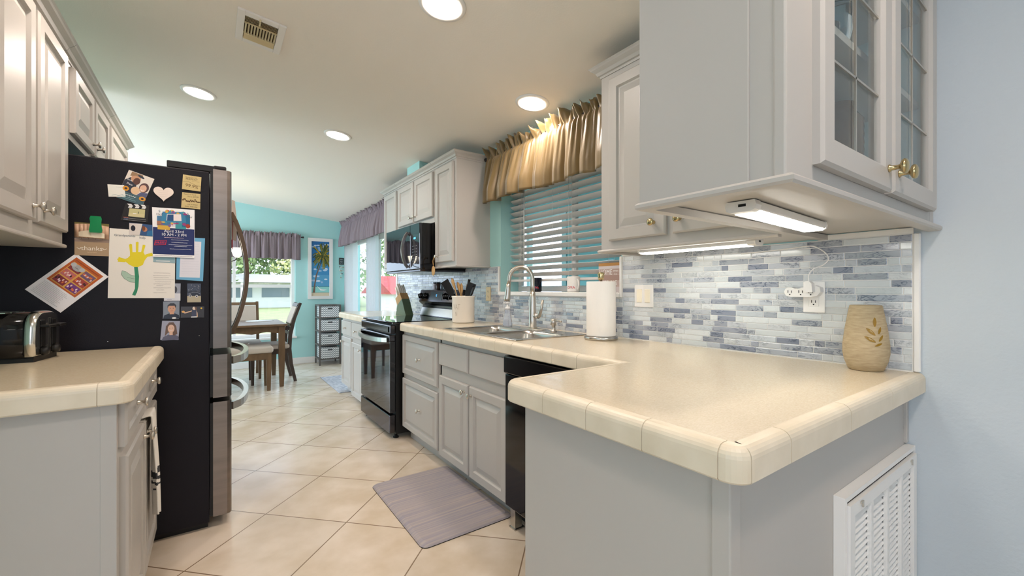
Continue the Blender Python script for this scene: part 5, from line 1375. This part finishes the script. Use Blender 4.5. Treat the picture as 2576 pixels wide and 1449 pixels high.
def smooth(pts, n=4):
    P = [Vector(p) for p in pts]; out = []
    for i in range(len(P) - 1):
        a = P[max(i - 1, 0)]; b = P[i]; c_ = P[i + 1]; d = P[min(i + 2, len(P) - 1)]
        for k in range(n):
            t = k / n; out.append(.5 * ((2 * b) + (c_ - a) * t + (2 * a - 5 * b + 4 * c_ - d) * t * t + (3 * b - a - 3 * c_ + d) * t ** 3))
    out.append(P[-1]); return out
mb = MB(); mb.tube(smooth(cpts + [(TF - .008, .72, 1.330), (TF - .009, .82, 1.325), (TF - .01, .90, 1.322)]), .0021, 8); mb.build('cord', 'white_plastic', pg)
o2_ = thing('outlet', 'ivory wall outlet between the crock and the kitchen window', 'outlet', (TF, 2.89, 1.138))
B(TF - .005, TF, 2.856, 2.926, 1.083, 1.195, .003, 2).build('plate', 'ivory_plastic', o2_); receptacle(o2_, 2.891, 1.160, TF - .005); receptacle(o2_, 2.891, 1.120, TF - .005)

# ------------------------------------------------------------------ under-cabinet lights
l1_ = thing('under_cabinet_light', 'white LED bar light under the glass-door cabinet, lit', 'light', (1.2, .512, 1.345))
LM = Matrix.Translation((1.205, .500, 1.3705)) @ Matrix.Rotation(math.radians(4), 4, 'Z')
def bar_light(root, Mx, L_, W_):
    def tr(mb):
        for v in mb.bm.verts: v.co = Mx @ v.co
        return mb
    prof = [(-W_ / 2, 0), (W_ / 2, 0), (W_ / 2 + .003, -.010), (W_ / 2, -.020), (W_ / 2 - .008, -.024), (-W_ / 2 + .008, -.024), (-W_ / 2, -.020), (-W_ / 2 - .003, -.010)]
    mb = MB(); mb.prism([(-L_ / 2, y, z) for y, z in prof], (.030, 0, 0)); tr(mb).build('end_cap', 'white_plastic', root)
    mb = MB(); mb.prism([(L_ / 2 - .010, y, z) for y, z in prof], (.010, 0, 0)); tr(mb).build('end_cap', 'white_plastic', root)
    mb = MB(); mb.box(-L_ / 2 + .0305, L_ / 2 - .0105, -W_ / 2, W_ / 2, -.0195, -.0005, .002); tr(mb).build('housing', 'white_plastic', root)
    mb = MB(); mb.prism([(-L_ / 2 + .031, y, z) for y, z in [(-W_ / 2 + .003, -.0197), (W_ / 2 - .003, -.0197), (W_ / 2 - .007, -.025), (-W_ / 2 + .007, -.025)]], (L_ - .042, 0, 0)); tr(mb).build('diffuser', 'strip_glow', root)
    mb = MB(); mb.box(-L_ / 2 - .0006, -L_ / 2, -.012, .004, -.013, -.007); tr(mb).build('switch', 'black_plastic', root)
bar_light(l1_, LM, .50, .060)
l2_ = thing('under_cabinet_light', 'white LED bar light under the upper cabinet beside the window, lit', 'light', (1.55, .95, 1.33))
LM2 = Matrix.Translation((1.585, .985, 1.3565)) @ Matrix.Rotation(math.radians(91), 4, 'Z')
bar_light(l2_, LM2, .50, .060)

# ------------------------------------------------------------------ kitchen window blind, valance, sill items
bl = thing('window_blind', 'white horizontal slat blind in the kitchen window, slats tilted open', 'blind', (1.905, 2.1, 1.22))
bx = 1.912
mb = MB()
z = 1.283
while z < 2.06:
    mb.boxm(Matrix.Translation((bx, (WY0 + WY1) / 2, z)) @ Matrix.Rotation(math.radians(30), 4, 'Y'), .0245, (WY1 - WY0) / 2 - .012, .0014); z += .0468
mb.build('slats', 'blind', bl)
mb = MB(); mb.box(bx - .026, bx + .026, WY0 + .012, WY1 - .012, 1.232, 1.250, .005, 2); mb.build('bottom_rail', 'blind', bl)
mb = MB(); mb.box(bx - .03, bx + .03, WY0 + .008, WY1 - .008, 2.07, 2.118, .003); mb.build('headrail', 'blind', bl)
mb = MB()
for y in (WY1 - .16, WY1 - .52, WY0 + .50, WY0 + .16):
    for dx in (-.026, .026): mb.tube([(bx + dx, y, 1.245), (bx + dx, y, 2.08)], .0011, 5)
mb.tube([(bx - .031, WY1 - .205, 1.34), (bx - .031, WY1 - .205, 2.07)], .0045, 8)
mb.tube([(bx - .034, WY0 + .46, 1.24), (bx - .034, WY0 + .46, 2.07)], .0012, 5)
mb.build('cords', 'cord', bl)

def valance(name, label, cat, p0, p1, nrm, ztop, drop, header, matn, seed, folds, amp, hem=.0, hem_up=None):
    """gathered fabric valance hanging on a rod from p0 to p1 (x,y); nrm points into the room"""
    rr = random.Random(seed); p0, p1, nrm = Vector(p0), Vector(p1), Vector(nrm)
    Ln = (p1 - p0).length; nu = int(Ln / .005); nv = 22; mb = MB(); G = []
    ph = [0]; 
    x = 0; fr_ = []
    for _ in range(folds * 3): fr_.append(rr.uniform(.6, 1.5))
    tot_ = sum(fr_[:folds]); edges = [0]
    for f_ in fr_[:folds]: edges.append(edges[-1] + f_ / tot_)
    dep = [rr.uniform(.55, 1.25) for _ in range(folds)]; skew = [rr.uniform(-.35, .35) for _ in range(folds)]; hemo = [rr.uniform(-1, 1) for _ in range(folds + 1)]; hd = [rr.uniform(-.3, 1) for _ in range(folds * 2 + 2)]
    for j in range(nv + 1):
        v = j / nv; row = []
        for i_ in range(nu + 1):
            u = i_ / nu; k = 0
            while k < folds - 1 and u > edges[k + 1]: k += 1
            t = (u - edges[k]) / (edges[k + 1] - edges[k])
            zz = ztop + header - v * (drop + header)
            hv = (zz - ztop)                      # above the rod when positive
            s_ = min(1, max(0, -hv) / (drop * .75))
            wave = abs(math.sin(PI * t)) ** .62; fine = math.sin(2 * PI * u * folds * 2.7 + seed) * .5 + math.sin(2 * PI * u * folds * 4.3 + 3 * math.sin(u * 31)) * .4
            sk = skew[k] * s_ * math.sin(PI * t) * .03
            if hv > 0: off = .018 + .013 * fine + hv * .75 * math.sin(u * folds * 9 + seed + 2 * math.sin(u * 23)) + .2 * hv * fine
            else:
                pinch = math.exp(-((hv) / .018) ** 2)
                off = .013 + (1 - pinch) * (.011 * fine * (1 - .65 * s_) + amp * (.22 + .78 * s_) * wave * dep[k]) + pinch * .008 * fine
            zt_ = zz
            if hv > 0: zt_ = ztop + hv * (1 + .6 * (hd[int(u * folds * 2) % len(hd)] * (1 - (u * folds * 2) % 1) + hd[(int(u * folds * 2) + 1) % len(hd)] * ((u * folds * 2) % 1)) + .25 * fine)
            zt_ += s_ * (hemo[k] * (1 - t) + hemo[k + 1] * t) * .012 - s_ * wave * .012
            q = p0 + (p1 - p0) * min(1, max(0, u + sk / Ln)) + nrm * off
            row.append(mb.bm.verts.new((q.x, q.y, zt_)))
        G.append(row)
    for j in range(nv):
        for i_ in range(nu): mb.face([G[j][i_], G[j][i_ + 1], G[j + 1][i_ + 1], G[j + 1][i_]], True)
    o = mb.build(name, matn, None, solid=.0015)
    return tag(o, label, cat)
def rod(name, label, p0, p1, rad=.008, brackets=None):
    t_ = thing(name, label, 'curtain rod', tuple(p0)); mb = MB(); mb.tube([p0, p1], rad, 12); mb.build('rod', 'rod_dark', t_)
    d = (Vector(p1) - Vector(p0)).normalized()
    for q, sgn in ((p0, -1), (p1, 1)):
        q = Vector(q); mb = MB(); mb.tube([q, q + d * sgn * .006, q + d * sgn * .016, q + d * sgn * .024], [.008, .014, .016, .010], 12); mb.build('finial', 'rod_dark', t_)
    for q, e in brackets or []: mb = MB(); mb.bar([q, e], .012, .006); mb.build('bracket', 'rod_dark', t_)
    return t_
rod('curtain_rod', 'dark curtain rod above the kitchen window', (1.745, 2.83, 2.185), (1.745, 1.46, 2.185), brackets=[((1.745, 2.79, 2.18), (XW - .001, 2.79, 2.18)), ((1.745, 1.50, 2.18), (XW - .001, 1.50, 2.18))])
valance('window_valance', 'gathered brown satin valance over the kitchen window', 'valance', (1.748, 2.815), (1.748, 1.455), (-1, 0), 2.178, .345, .052, 'brown_satin', 5, 12, .085)
rod('curtain_rod', 'dark curtain rod above the sliding glass door', (1.745, 7.36, 2.225), (1.745, 4.65, 2.225), brackets=[((1.745, 7.30, 2.22), (XW - .001, 7.30, 2.22))])
valance('window_valance', 'gathered mauve valance over the sliding glass door', 'valance', (1.748, 7.33), (1.748, 4.60), (-1, 0), 2.215, .34, .045, 'mauve_cloth', 8, 24, .085)
rod('curtain_rod', 'dark curtain rod above the dining room window', (-.75, 7.395, 1.995), (1.150, 7.395, 1.995), brackets=[((1.12, 7.395, 1.99), (1.12, YB - .001, 1.99)), ((-.7, 7.395, 1.99), (-.7, YB - .001, 1.99))])
valance('window_valance', 'gathered mauve valance over the dining room window', 'valance', (-.72, 7.395), (1.125, 7.395), (0, -1), 1.990, .345, .045, 'mauve_cloth', 3, 18, .055)

def mug(name, label, cx, cy, z, body, ang_handle, text, tcol, ang_text):
    t_ = thing(name, label, 'mug', (cx, cy, z))
    mb = MB(); mb.lathe([(.034, 0), (.040, .003), (.041, .010), (.041, .096), (.0395, .098), (.038, .096), (.038, .012), (.002, .009)], (cx, cy, z), 'Z', 36); b_ = mb.build('cup', body, t_)
    d = V(math.cos(ang_handle), math.sin(ang_handle), 0); pts = []
    for k in range(11):
        a = -PI / 2 + PI * k / 10; pts.append(V(cx, cy, z + .050) + d * (.038 + .030 * math.cos(a)) + V(0, 0, .032 * math.sin(a)))
    mb = MB(); mb.tube(pts, .0062, 10); mb.build('handle', body, t_)
    if text: curved_text(text, .024, (cx, cy), .0412, z + .028, ang_text, tcol, 'lettering', b_, sx=1.0)
    return t_
mug('mug', 'navy black mug with red lettering on the kitchen window sill', 1.858, 2.355, WZ0 + .008, 'mug_black', math.radians(80), 'PA', (206, 40, 50), math.radians(-119))
mug('mug', 'white mug with red lettering on the kitchen window sill', 1.868, 1.985, WZ0 + .008, 'mug_white', math.radians(-105), 'OMA', (206, 36, 44), math.radians(-158))
# HOME sign on the sill
sg = thing('wooden_sign', 'small whitewashed wooden sign reading HOME on the window sill', 'sign', (1.84, 1.655, WZ0 + .008))
B(1.832, 1.858, 1.575, 1.735, WZ0 + .008, WZ0 + .175).build('block', 'wood_brown', sg)
s = Sheet((1.8318, 1.655, WZ0 + .0915), (0, -1, 0), (0, 0, 1), (-1, 0, 0), [(-.08, -.083), (.08, -.083), (.08, .083), (-.08, .083)], (196, 176, 166), .0006)
for k in range(5): s.rect(-.08, -.083 + k * .0332, .08, -.083 + k * .0332 + .0315, R.choice([(176, 150, 140), (190, 170, 164), (206, 196, 196), (168, 138, 128)]), keep=(k > 0))
s.rect(-.08, .066, .08, .083, (178, 128, 70))
s.text('HOME', -.026, .030, .044, (246, 244, 242), sx=.78); s.text('sweet', .048, .038, .016, (246, 244, 242)); s.text('is a', .048, .020, .016, (246, 244, 242)); s.text('FEELING', .006, -.030, .036, (246, 244, 242), sx=.78)
s.done('face', 'print', sg)

# ------------------------------------------------------------------ things inside the glass-door cabinet
gz = 1.388
jr = thing('jar', 'brown ribbed glass jar on the bottom shelf of the glass-door cabinet', 'jar', (1.06, .48, gz))
mb = MB(); prof = [(.050, 0), (.058, .006)]
for k in range(24): prof.append((.060 + .0018 * (k % 2), .02 + k * .011))
prof += [(.050, .29), (.040, .305), (.040, .325)]
mb.lathe(prof, (1.50, .475, gz), 'Z', 30); mb.build('glass', 'amber_glass', jr)
for k, (x, y, zs, lb) in enumerate(((1.42, .46, 1.753, 'clear stemmed glass vase on the middle shelf of the cabinet'), (1.30, .44, 1.753, 'small clear glass tumbler on the middle shelf of the cabinet'), (1.62, .48, 1.753, 'clear glass bowl on the middle shelf behind the right door'))):
    mb = MB()
    if k == 0: mb.lathe([(.040, 0), (.040, .004), (.006, .010), (.006, .05), (.03, .075), (.045, .13), (.040, .20), (.043, .204), (.042, .13), (.027, .08), (.002, .06)], (x, y, zs), 'Z', 28)
    elif k == 1: mb.lathe([(.028, 0), (.033, .10), (.031, .10), (.027, .008), (.001, .008)], (x, y, zs), 'Z', 24)
    else: mb.lathe([(.04, 0), (.075, .05), (.085, .08), (.082, .08), (.07, .05), (.038, .006), (.001, .006)], (x, y, zs), 'Z', 28)
    tag(mb.build(('glass_vase', 'tumbler', 'glass_bowl')[k], 'clear_glass', None), lb, ('vase', 'glass', 'bowl')[k])

# ------------------------------------------------------------------ floor mats
mm = thing('kitchen_mat', 'grey striped cushioned kitchen mat in front of the sink', 'mat', (1.0, 2.17, 0))
mb = MB(); rs = []
for ins, z in ((.0, .0005), (.0, .004), (.006, .010), (.022, .017)): rs.append([Vector(p) for p in rr_(.772 + ins, 1.272 - ins, 1.80 + ins, 2.565 - ins, .035, z)])
mb.rings(rs[:2], True, True, False); mb.build('underside', 'rubber', mm)
mb = MB(); mb.rings(rs[1:], True, False, True, smooth=False); mb.build('top', 'mat_grey', mm)
mb = MB()
GR = bmesh
n_ = 24
tagr = MB(); tagr.box(1.165, 1.60, 5.055, 6.10, .0005, .008, .003)
tag(tagr.build('rug', 'rug'), 'small blue-grey patterned rug at the glass door, beyond the range', 'rug')

# ------------------------------------------------------------------ dining set
def taper_leg(mb, x, y, z0, z1, w0, w1, tw='wood'):
    mb.rings([[V(x + a * w0 / 2, y + b * w0 / 2, z0) for a, b in ((-1, -1), (1, -1), (1, 1), (-1, 1))], [V(x + a * w1 / 2, y + b * w1 / 2, z1) for a, b in ((-1, -1), (1, -1), (1, 1), (-1, 1))]], smooth=False)
tb_ = thing('dining_table', 'brown wooden dining table with a scalloped apron by the window', 'table', (.15, 6.25, 0))
TX0, TX1, TY0, TY1 = -.60, .735, 5.755, 6.735
B(TX0, TX1, TY0, TY1, .735, .760, .006, 2).build('tabletop', 'wood_brown', tb_)
for y in (TY0 + .075, TY1 - .075):
    pts = [(TX0 + .06, .734), (TX1 - .06, .734), (TX1 - .06, .640)]
    for k in range(25):
        t = 1 - k / 24; x = TX0 + .06 + (TX1 - TX0 - .12) * t; pts.append((x, .655 - .012 * math.cos(t * PI * 8)))
    pts.append((TX0 + .06, .640)); mb = MB(); mb.prism([(x, y - .01, z) for x, z in pts], (0, .02, 0)); mb.build('apron', 'wood_brown', tb_)
for x in (TX0 + .06, TX1 - .06): B(x - .01, x + .01, TY0 + .09, TY1 - .09, .65, .734).build('apron', 'wood_brown', tb_)
for x in (TX0 + .055, TX1 - .055):
    for y in (TY0 + .075, TY1 - .075):
        mb = MB(); w_ = .030
        mb.rings([[V(x + a * ww_, y + b_ * ww_, z) for a, b_ in ((-1, -1), (1, -1), (1, 1), (-1, 1))] for z, ww_ in ((0, .021), (.02, .023), (.35, .033), (.42, .034), (.60, .034), (.734, .034))], smooth=False)
        mb.build('leg', 'wood_brown', tb_)
tag(MB().lathe([(.155, 0), (.158, .002), (.156, .004), (.001, .004)], (.50, 6.48, .7605), 'Z', 36).build('placemat', 'fan_vinyl'), 'round pale placemat on the dining table', 'placemat')
def chair_parts(root, T, mwood):
    def tr(mb):
        for v in mb.bm.verts: v.co = T @ v.co
        return mb
    # local: seat centre at origin, facing +y, back at -y
    mb = MB(); mb.box(-.225, .225, -.21, .225, .425, .485, .022, 4); tr(mb).build('seat', 'seat_fabric', root)
    mb = MB(); mb.box(-.215, .215, -.205, .215, .365, .424); tr(mb).build('seat_frame', mwood, root)
    for sx_ in (-1, 1):
        mb = MB(); mb.rings([[V(sx_ * .195 + a * w_, .195 + b_ * w_, z) for a, b_ in ((-1, -1), (1, -1), (1, 1), (-1, 1))] for z, w_ in ((0, .015), (.37, .021), (.42, .021))], smooth=False); tr(mb).build('leg', mwood, root)
        mb = MB(); mb.bar([(sx_ * .20, -.275, 0), (sx_ * .20, -.225, .22), (sx_ * .20, -.205, .42), (sx_ * .20, -.215, .60), (sx_ * .20, -.26, .80), (sx_ * .20, -.335, 1.0)], .034, [.034, .042, .046, .044, .040, .030], (0, 1, 0)); tr(mb).build('leg', mwood, root)
    def bp(z): return -.215 - .12 * ((z - .55) / .45) ** 1.6 if z > .55 else -.212
    mb = MB(); 
    for z0, z1, th in ((.955, .995, .024),):
        mb.prism([(-.184, bp(z0), z0), (-.184, bp(z1), z1), (-.184, bp(z1) + th, z1), (-.184, bp(z0) + th, z0)], (.368, 0, 0))
    tr(mb).build('top_rail', mwood, root)
    mb = MB(); mb.prism([(-.184, bp(.74) + .004, .74), (-.184, bp(.95) + .004, .95), (-.184, bp(.95) + .028, .95), (-.184, bp(.74) + .030, .74)], (.368, 0, 0)); tr(mb).build('backrest', 'seat_fabric', root)
    for z in (.705, .60):
        mb = MB(); mb.box(-.184, .184, bp(z), bp(z) + .022, z, z + .032); tr(mb).build('rail', mwood, root)
    for x in (-.11, 0, .11):
        mb = MB(); pts = [V(x + .022 * math.cos(a), bp(.67) + .012, .668 + .030 * math.sin(a)) for a in [2 * PI * k / 12 for k in range(13)]]; mb.tube(pts, .006, 6, caps=False); tr(mb).build('ring', mwood, root)
def chair(label, x, y, ang, mwood='wood_brown'):
    t_ = thing('dining_chair', label, 'chair', (x, y, 0), 'dining chairs'); chair_parts(t_, Matrix.Translation((x, y, 0)) @ Matrix.Rotation(ang, 4, 'Z'), mwood); return t_
chair('brown dining chair at the right end of the table, seen from the side', .590, 6.275, PI / 2, 'wood_dark')
chair('brown dining chair beyond the table with its back to the window', .310, 6.70, PI, 'wood_brown')
bn = thing('dining_bench', 'brown wooden dining bench with a cream seat on the near side of the table', 'bench', (.05, 5.84, 0))
mb = MB(); mb.box(-.58, .575, 5.625, 6.045, .440, .515, .028, 4); mb.build('seat', 'seat_fabric', bn)
B(-.56, .555, 5.645, 6.025, .365, .439).build('seat_frame', 'wood_brown', bn)
for x in (-.535, .530):
    for y in (5.672, 6.0):
        mb = MB(); mb.rings([[V(x + a * w_, y + b_ * w_, z) for a, b_ in ((-1, -1), (1, -1), (1, 1), (-1, 1))] for z, w_ in ((0, .018), (.36, .026), (.439, .027))], smooth=False); mb.build('leg', 'wood_brown', bn)

# ------------------------------------------------------------------ basket tower
tw = thing('basket_tower', 'grey tower shelf holding four chevron baskets in the far corner', 'shelf', (1.50, 7.26, 0))
tx0, tx1, ty0, ty1 = 1.335, 1.655, 7.06, 7.40
for x in (tx0, tx1 - .022):
    for y in (ty0, ty1 - .022): B(x, x + .022, y, y + .022, 0, .935).build('post', 'wood_grey', tw)
for z in (.085, .300, .515, .725, .920): B(tx0 + .0, tx1, ty0 + .001, ty1 - .001, z, z + .016).build('shelf', 'wood_grey', tw)
for k, z in enumerate((.103, .318, .533, .743)):
    b_ = thing('storage_basket', ('lowest', 'second lowest', 'second highest', 'topmost')[k] + ' chevron fabric basket in the grey tower shelf', 'basket', (1.495, 7.23, z), 'chevron baskets in the tower')
    B(tx0 + .028, tx1 - .028, ty0 + .004, ty1 - .03, z, z + .168, .004).build('box', 'chevron', b_)
    B(1.46, 1.53, ty0 - .002, ty0 + .004, z + .125, z + .140, .002).build('handle', 'black_plastic', b_)

# ------------------------------------------------------------------ palm picture
pc = thing('picture', 'tall framed beach picture of a palm tree on the aqua wall', 'picture', (1.42, YB - .02, 1.01))
px0, px1, pz0, pz1 = 1.238, 1.612, 1.018, 2.002
mb = MB(); fy_ = YB - .026; frame_ring(mb, px0, px1, pz0, pz1, .052, YB - .002, fy_); mb.build('frame', 'wood_white' if 'wood_white' in M else 'white_trim', pc)
w_, h_ = px1 - px0 - .10, pz1 - pz0 - .10
s = Sheet(((px0 + px1) / 2, YB - .010, (pz0 + pz1) / 2), (1, 0, 0), (0, 0, 1), (0, -1, 0), [(-w_ / 2, -h_ / 2), (w_ / 2, -h_ / 2), (w_ / 2, h_ / 2), (-w_ / 2, h_ / 2)], (66, 140, 190), .002)
W2, H2 = w_ / 2, h_ / 2
s.rect(-W2, .10, W2, H2, (44, 110, 168)); s.rect(-W2, -.28, W2, -.10, (90, 160, 200))
for k in range(26): s.ell(R.uniform(-W2 + .03, W2 - .03), R.choice([R.uniform(-.24, -.12), R.uniform(-.05, .03), R.uniform(.30, .40)]), R.uniform(.015, .035), R.uniform(.008, .018), R.choice([(220, 230, 240), (190, 210, 230), (160, 190, 220)]), 12, keep=(k > 0))
s.rect(-W2, -.39, W2, -.285, (150, 214, 206)); s.rect(-W2, -.292, W2, -.282, (60, 130, 150)); s.rect(-W2, -H2, W2, -.385, (222, 206, 176)); s.stroke([(-W2, -.386), (W2, -.388)], .004, (120, 106, 84))
s.add([(-.04, -.30), (.02, -.335), (.10, -.34), (.05, -.355), (.0, -.352)], (240, 240, 236)); s.stroke([(-.045, -.285), (-.02, -.32), (.03, -.345)], .006, (240, 240, 236))
s.add([(-.115, -.385), (-.080, -.385), (-.074, -.25), (-.050, -.10), (.010, .08), (.030, .16), (.016, .16), (-.004, .08), (-.070, -.10), (-.094, -.25)], (120, 96, 80))
s.ell(.03, .21, .075, .07, (64, 76, 40)); s.ell(-.03, .19, .05, .06, (90, 92, 40)); s.ell(.08, .16, .04, .07, (150, 120, 44))
gc = [(70, 86, 44), (110, 116, 50), (196, 160, 50), (54, 66, 40), (150, 136, 50), (90, 104, 60)]
for k in range(90):
    a = R.uniform(-.25, 2 * PI - .6); r0 = R.uniform(.02, .10); ln = R.uniform(.07, .15); cx, cy = .03, .20
    x0, y0 = cx + math.cos(a) * r0, cy + math.sin(a) * r0 * 1.1; dd = R.uniform(-1.9, -1.2) if math.sin(a) < .6 else a
    x1, y1 = x0 + math.cos(a) * ln * .55 + math.cos(dd) * ln * .3, y0 + math.sin(a) * ln * .4 + math.sin(dd) * ln * .5
    x1 = max(-W2 + .004, min(W2 - .004, x1)); y1 = min(H2 - .004, y1); x0 = max(-W2 + .01, min(W2 - .01, x0)); y0 = min(H2 - .01, y0)
    s.stroke([(x0, y0), ((x0 + x1) / 2, (y0 + y1) / 2 + .012), (x1, y1)], R.uniform(.008, .020), R.choice(gc), keep=(k % 6 != 0))
s.done('print', 'print_gloss', pc)
# small shell mobile with a plaque beside the glass door
sm = thing('wall_ornament', 'small dark wall plaque with dangling shells near the far corner', 'ornament', (1.74, YB - .01, 1.35))
B(1.712, 1.790, YB - .014, YB - .002, 1.585, 1.700, .001).build('plaque', 'wood_dark', sm)
s = Sheet((1.751, YB - .0142, 1.642), (1, 0, 0), (0, 0, 1), (0, -1, 0), [(-.03, -.05), (.03, -.05), (.03, .05), (-.03, .05)], (60, 70, 74), .0004)
for k in range(3): s.scribble(-.024, .028 - k * .028, .024, .007, (200, 206, 204), .003, .008, R)
s.done('lettering', 'print', sm)
for k in range(4):
    x = 1.722 + k * .019; mb = MB(); n_ = 2 + (k * 2) % 3
    mb.tube([(x, YB - .008, 1.585), (x, YB - .008, 1.53 - .05 * n_)], .0012, 5); mb.build('string', 'cord', sm)
    for j in range(n_):
        mb = MB(); mb.lathe([(.001, -.012), (.009, -.004), (.007, .006), (.001, .012)], (x, YB - .012, 1.55 - j * .055 - (k % 2) * .012), 'Z', 8); mb.build('shell', R.choice(['sandstone', 'ceramic_white', 'wood_grey']), sm)

# ------------------------------------------------------------------ enclosed porch outside the kitchen window
mb = MB()
PXA = 3.60
mb.box(PXA, PXA + .1, .3, 3.95, 0, 2.5); mb.box(PXA, PXA + .1, 5.55, 5.9, 0, 2.5); mb.box(PXA, PXA + .1, 3.95, 5.55, 0, .95); mb.box(PXA, PXA + .1, 3.95, 5.55, 2.15, 2.5)
mb.box(2.01, PXA, .2, .3, 0, 2.5)
struct('wall_porch', mb, 'porch_wall')
mb = MB()
for a, b in ((3.95, 4.03), (4.70, 4.76), (5.47, 5.55)): mb.box(PXA - .01, PXA + .05, a, b, .95, 2.15)
mb.box(PXA - .012, PXA + .05, 3.95, 5.55, .93, 1.0); mb.box(PXA - .012, PXA + .05, 3.95, 5.55, 2.10, 2.16); mb.box(PXA - .012, PXA + .05, 3.95, 5.55, 1.52, 1.56)
struct('window_4', mb, 'porch_wall_light')
struct('ceiling_porch', B(2.01, PXA + .3, .2, 5.9, 2.5, 2.56), 'porch_wall_light')
struct('floor_porch', B(2.01, PXA + .1, .2, 5.9, -.12, -.02), 'house_white')

# ------------------------------------------------------------------ outdoors
g_ = B(-60, 60, YB + .16, 90, -.42, -.40); o = g_.build('lawn', 'grass'); tag(o, 'sunlit lawn outside the dining window', 'lawn', kind='structure')
g_ = B(2.5, 60, -30, YB + .15, -.43, -.41); o = g_.build('ground', 'grass'); o['kind'] = 'structure'
def tree(label, x, y, z0, h, wd, mleaf, seed, n=2600, group='trees beyond the lawn'):
    rr = random.Random(seed); t_ = thing('tree', label, 'tree', (x, y, z0), group)
    mb = MB(); mb.tube([(x, y, z0), (x + .1, y, z0 + h * .3), (x - .1, y, z0 + h * .6)], [.22, .16, .10], 8); mb.build('trunk', 'bark', t_)
    mb = MB(); blobs = [(rr.uniform(-.5, .5) * wd, rr.uniform(-.35, .35) * wd, rr.uniform(.10, .92) * h, rr.uniform(.16, .28) * wd) for _ in range(22)]
    for _ in range(n):
        b = rr.choice(blobs); d = V(rr.gauss(0, 1), rr.gauss(0, 1), rr.gauss(0, 1)).normalized(); c_ = V(x + b[0], y + b[1], z0 + b[2]) + d * b[3] * rr.uniform(.6, 1.05)
        s_ = rr.uniform(.016, .034) * wd; u_ = V(rr.gauss(0, 1), rr.gauss(0, 1), rr.gauss(0, 1)).normalized(); v_ = d.cross(u_).normalized(); u_ = v_.cross(d)
        mb.poly([c_ + u_ * s_, c_ + v_ * s_ * .6, c_ - u_ * s_, c_ - v_ * s_ * .6])
    mb.build('foliage', mleaf, t_)
tree('pale green bushy tree at the left of the dining window view', -1.5, 44, -.4, 9, 9.0, 'leaf', 1)
tree('broad green tree filling the middle of the dining window view', 3.2, 54, -.4, 11, 13, 'leaf', 2, 4200)
tree('yellowish sunlit tree at the right of the dining window view', 8.6, 47, -.4, 9, 7, 'leaf_pale', 3)
tree('small pale tree between the white house and the window frame', 5.0, 26, -.4, 2.6, 1.5, 'leaf_pale', 4, 900)
tree('tall green tree behind the red-roofed house', 15.5, 36, -.4, 8.5, 9.0, 'leaf', 5)
hs = thing('house', 'low white house with a carport across the lawn', 'house', (3, 42, -.4))
B(-8, 10, 42, 46, -.4, 1.75).build('wall', 'house_white', hs)
mb = MB(); mb.prism([(-9, 40, 1.75), (-9, 47, 1.75), (-9, 43.5, 2.5)], (20, 0, 0)); mb.build('roof', 'roof_grey', hs)
for x in (-5, -2.2, .6, 3.4, 6.2): B(x, x + 2.1, 41.95, 42.02, .5, 1.45).build('window', 'window_dark', hs)
for x in (-8.6, -3.4, 1.8, 7.0): B(x, x + .18, 40.1, 40.3, -.4, 1.75).build('post', 'house_white', hs)
h2 = thing('house', 'house with a red roof seen through the sliding glass door', 'house', (10, 27, -.4))
B(8.5, 9.8, 24, 29, -.4, .9).build('wall', 'house_white', h2)
mb = MB(); mb.prism([(8.2, 23.4, .9), (8.2, 29.6, .9), (8.2, 26.5, 2.0)], (1.9, 0, 0)); mb.build('roof', 'roof_red', h2)

# ------------------------------------------------------------------ dining chandelier
chd = thing('chandelier', 'lit glass-shaded chandelier over the dining table, half hidden by the refrigerator handle', 'chandelier', (.10, 6.2, 1.5))
cx, cy, cz = .06, 6.2, 1.62
mb = MB(); mb.lathe([(.055, 0), (.06, -.012), (.02, -.03), (.002, -.03)], (cx, cy, ZC(cx) - .004), 'Z', 20); mb.build('canopy', 'rod_dark', chd)
mb = MB(); mb.tube([(cx, cy, ZC(cx) - .03), (cx, cy, cz + .1)], .007, 8); mb.build('stem', 'rod_dark', chd)
mb = MB(); mb.lathe([(.002, -.16), (.018, -.13), (.028, -.05), (.035, .0), (.022, .06), (.010, .10)], (cx, cy, cz), 'Z', 18); mb.build('hub', 'rod_dark', chd)
for k in range(4):
    a = k * PI / 2 + .25; d = V(math.cos(a), math.sin(a), 0); c_ = V(cx, cy, cz)
    mb = MB(); mb.tube(smooth([c_ + V(0, 0, -.04), c_ + d * .08 + V(0, 0, -.10), c_ + d * .16 + V(0, 0, -.09), c_ + d * .19 + V(0, 0, -.05)], 5), .006, 8); am = mb.build('arm', 'rod_dark', chd)
    p = c_ + d * .19 + V(0, 0, -.05)
    mb = MB(); mb.lathe([(.018, 0), (.040, .02), (.058, .07), (.068, .115)], p, 'Z', 22, caps=False); sh2 = mb.build('shade', 'chandelier_glow', am)
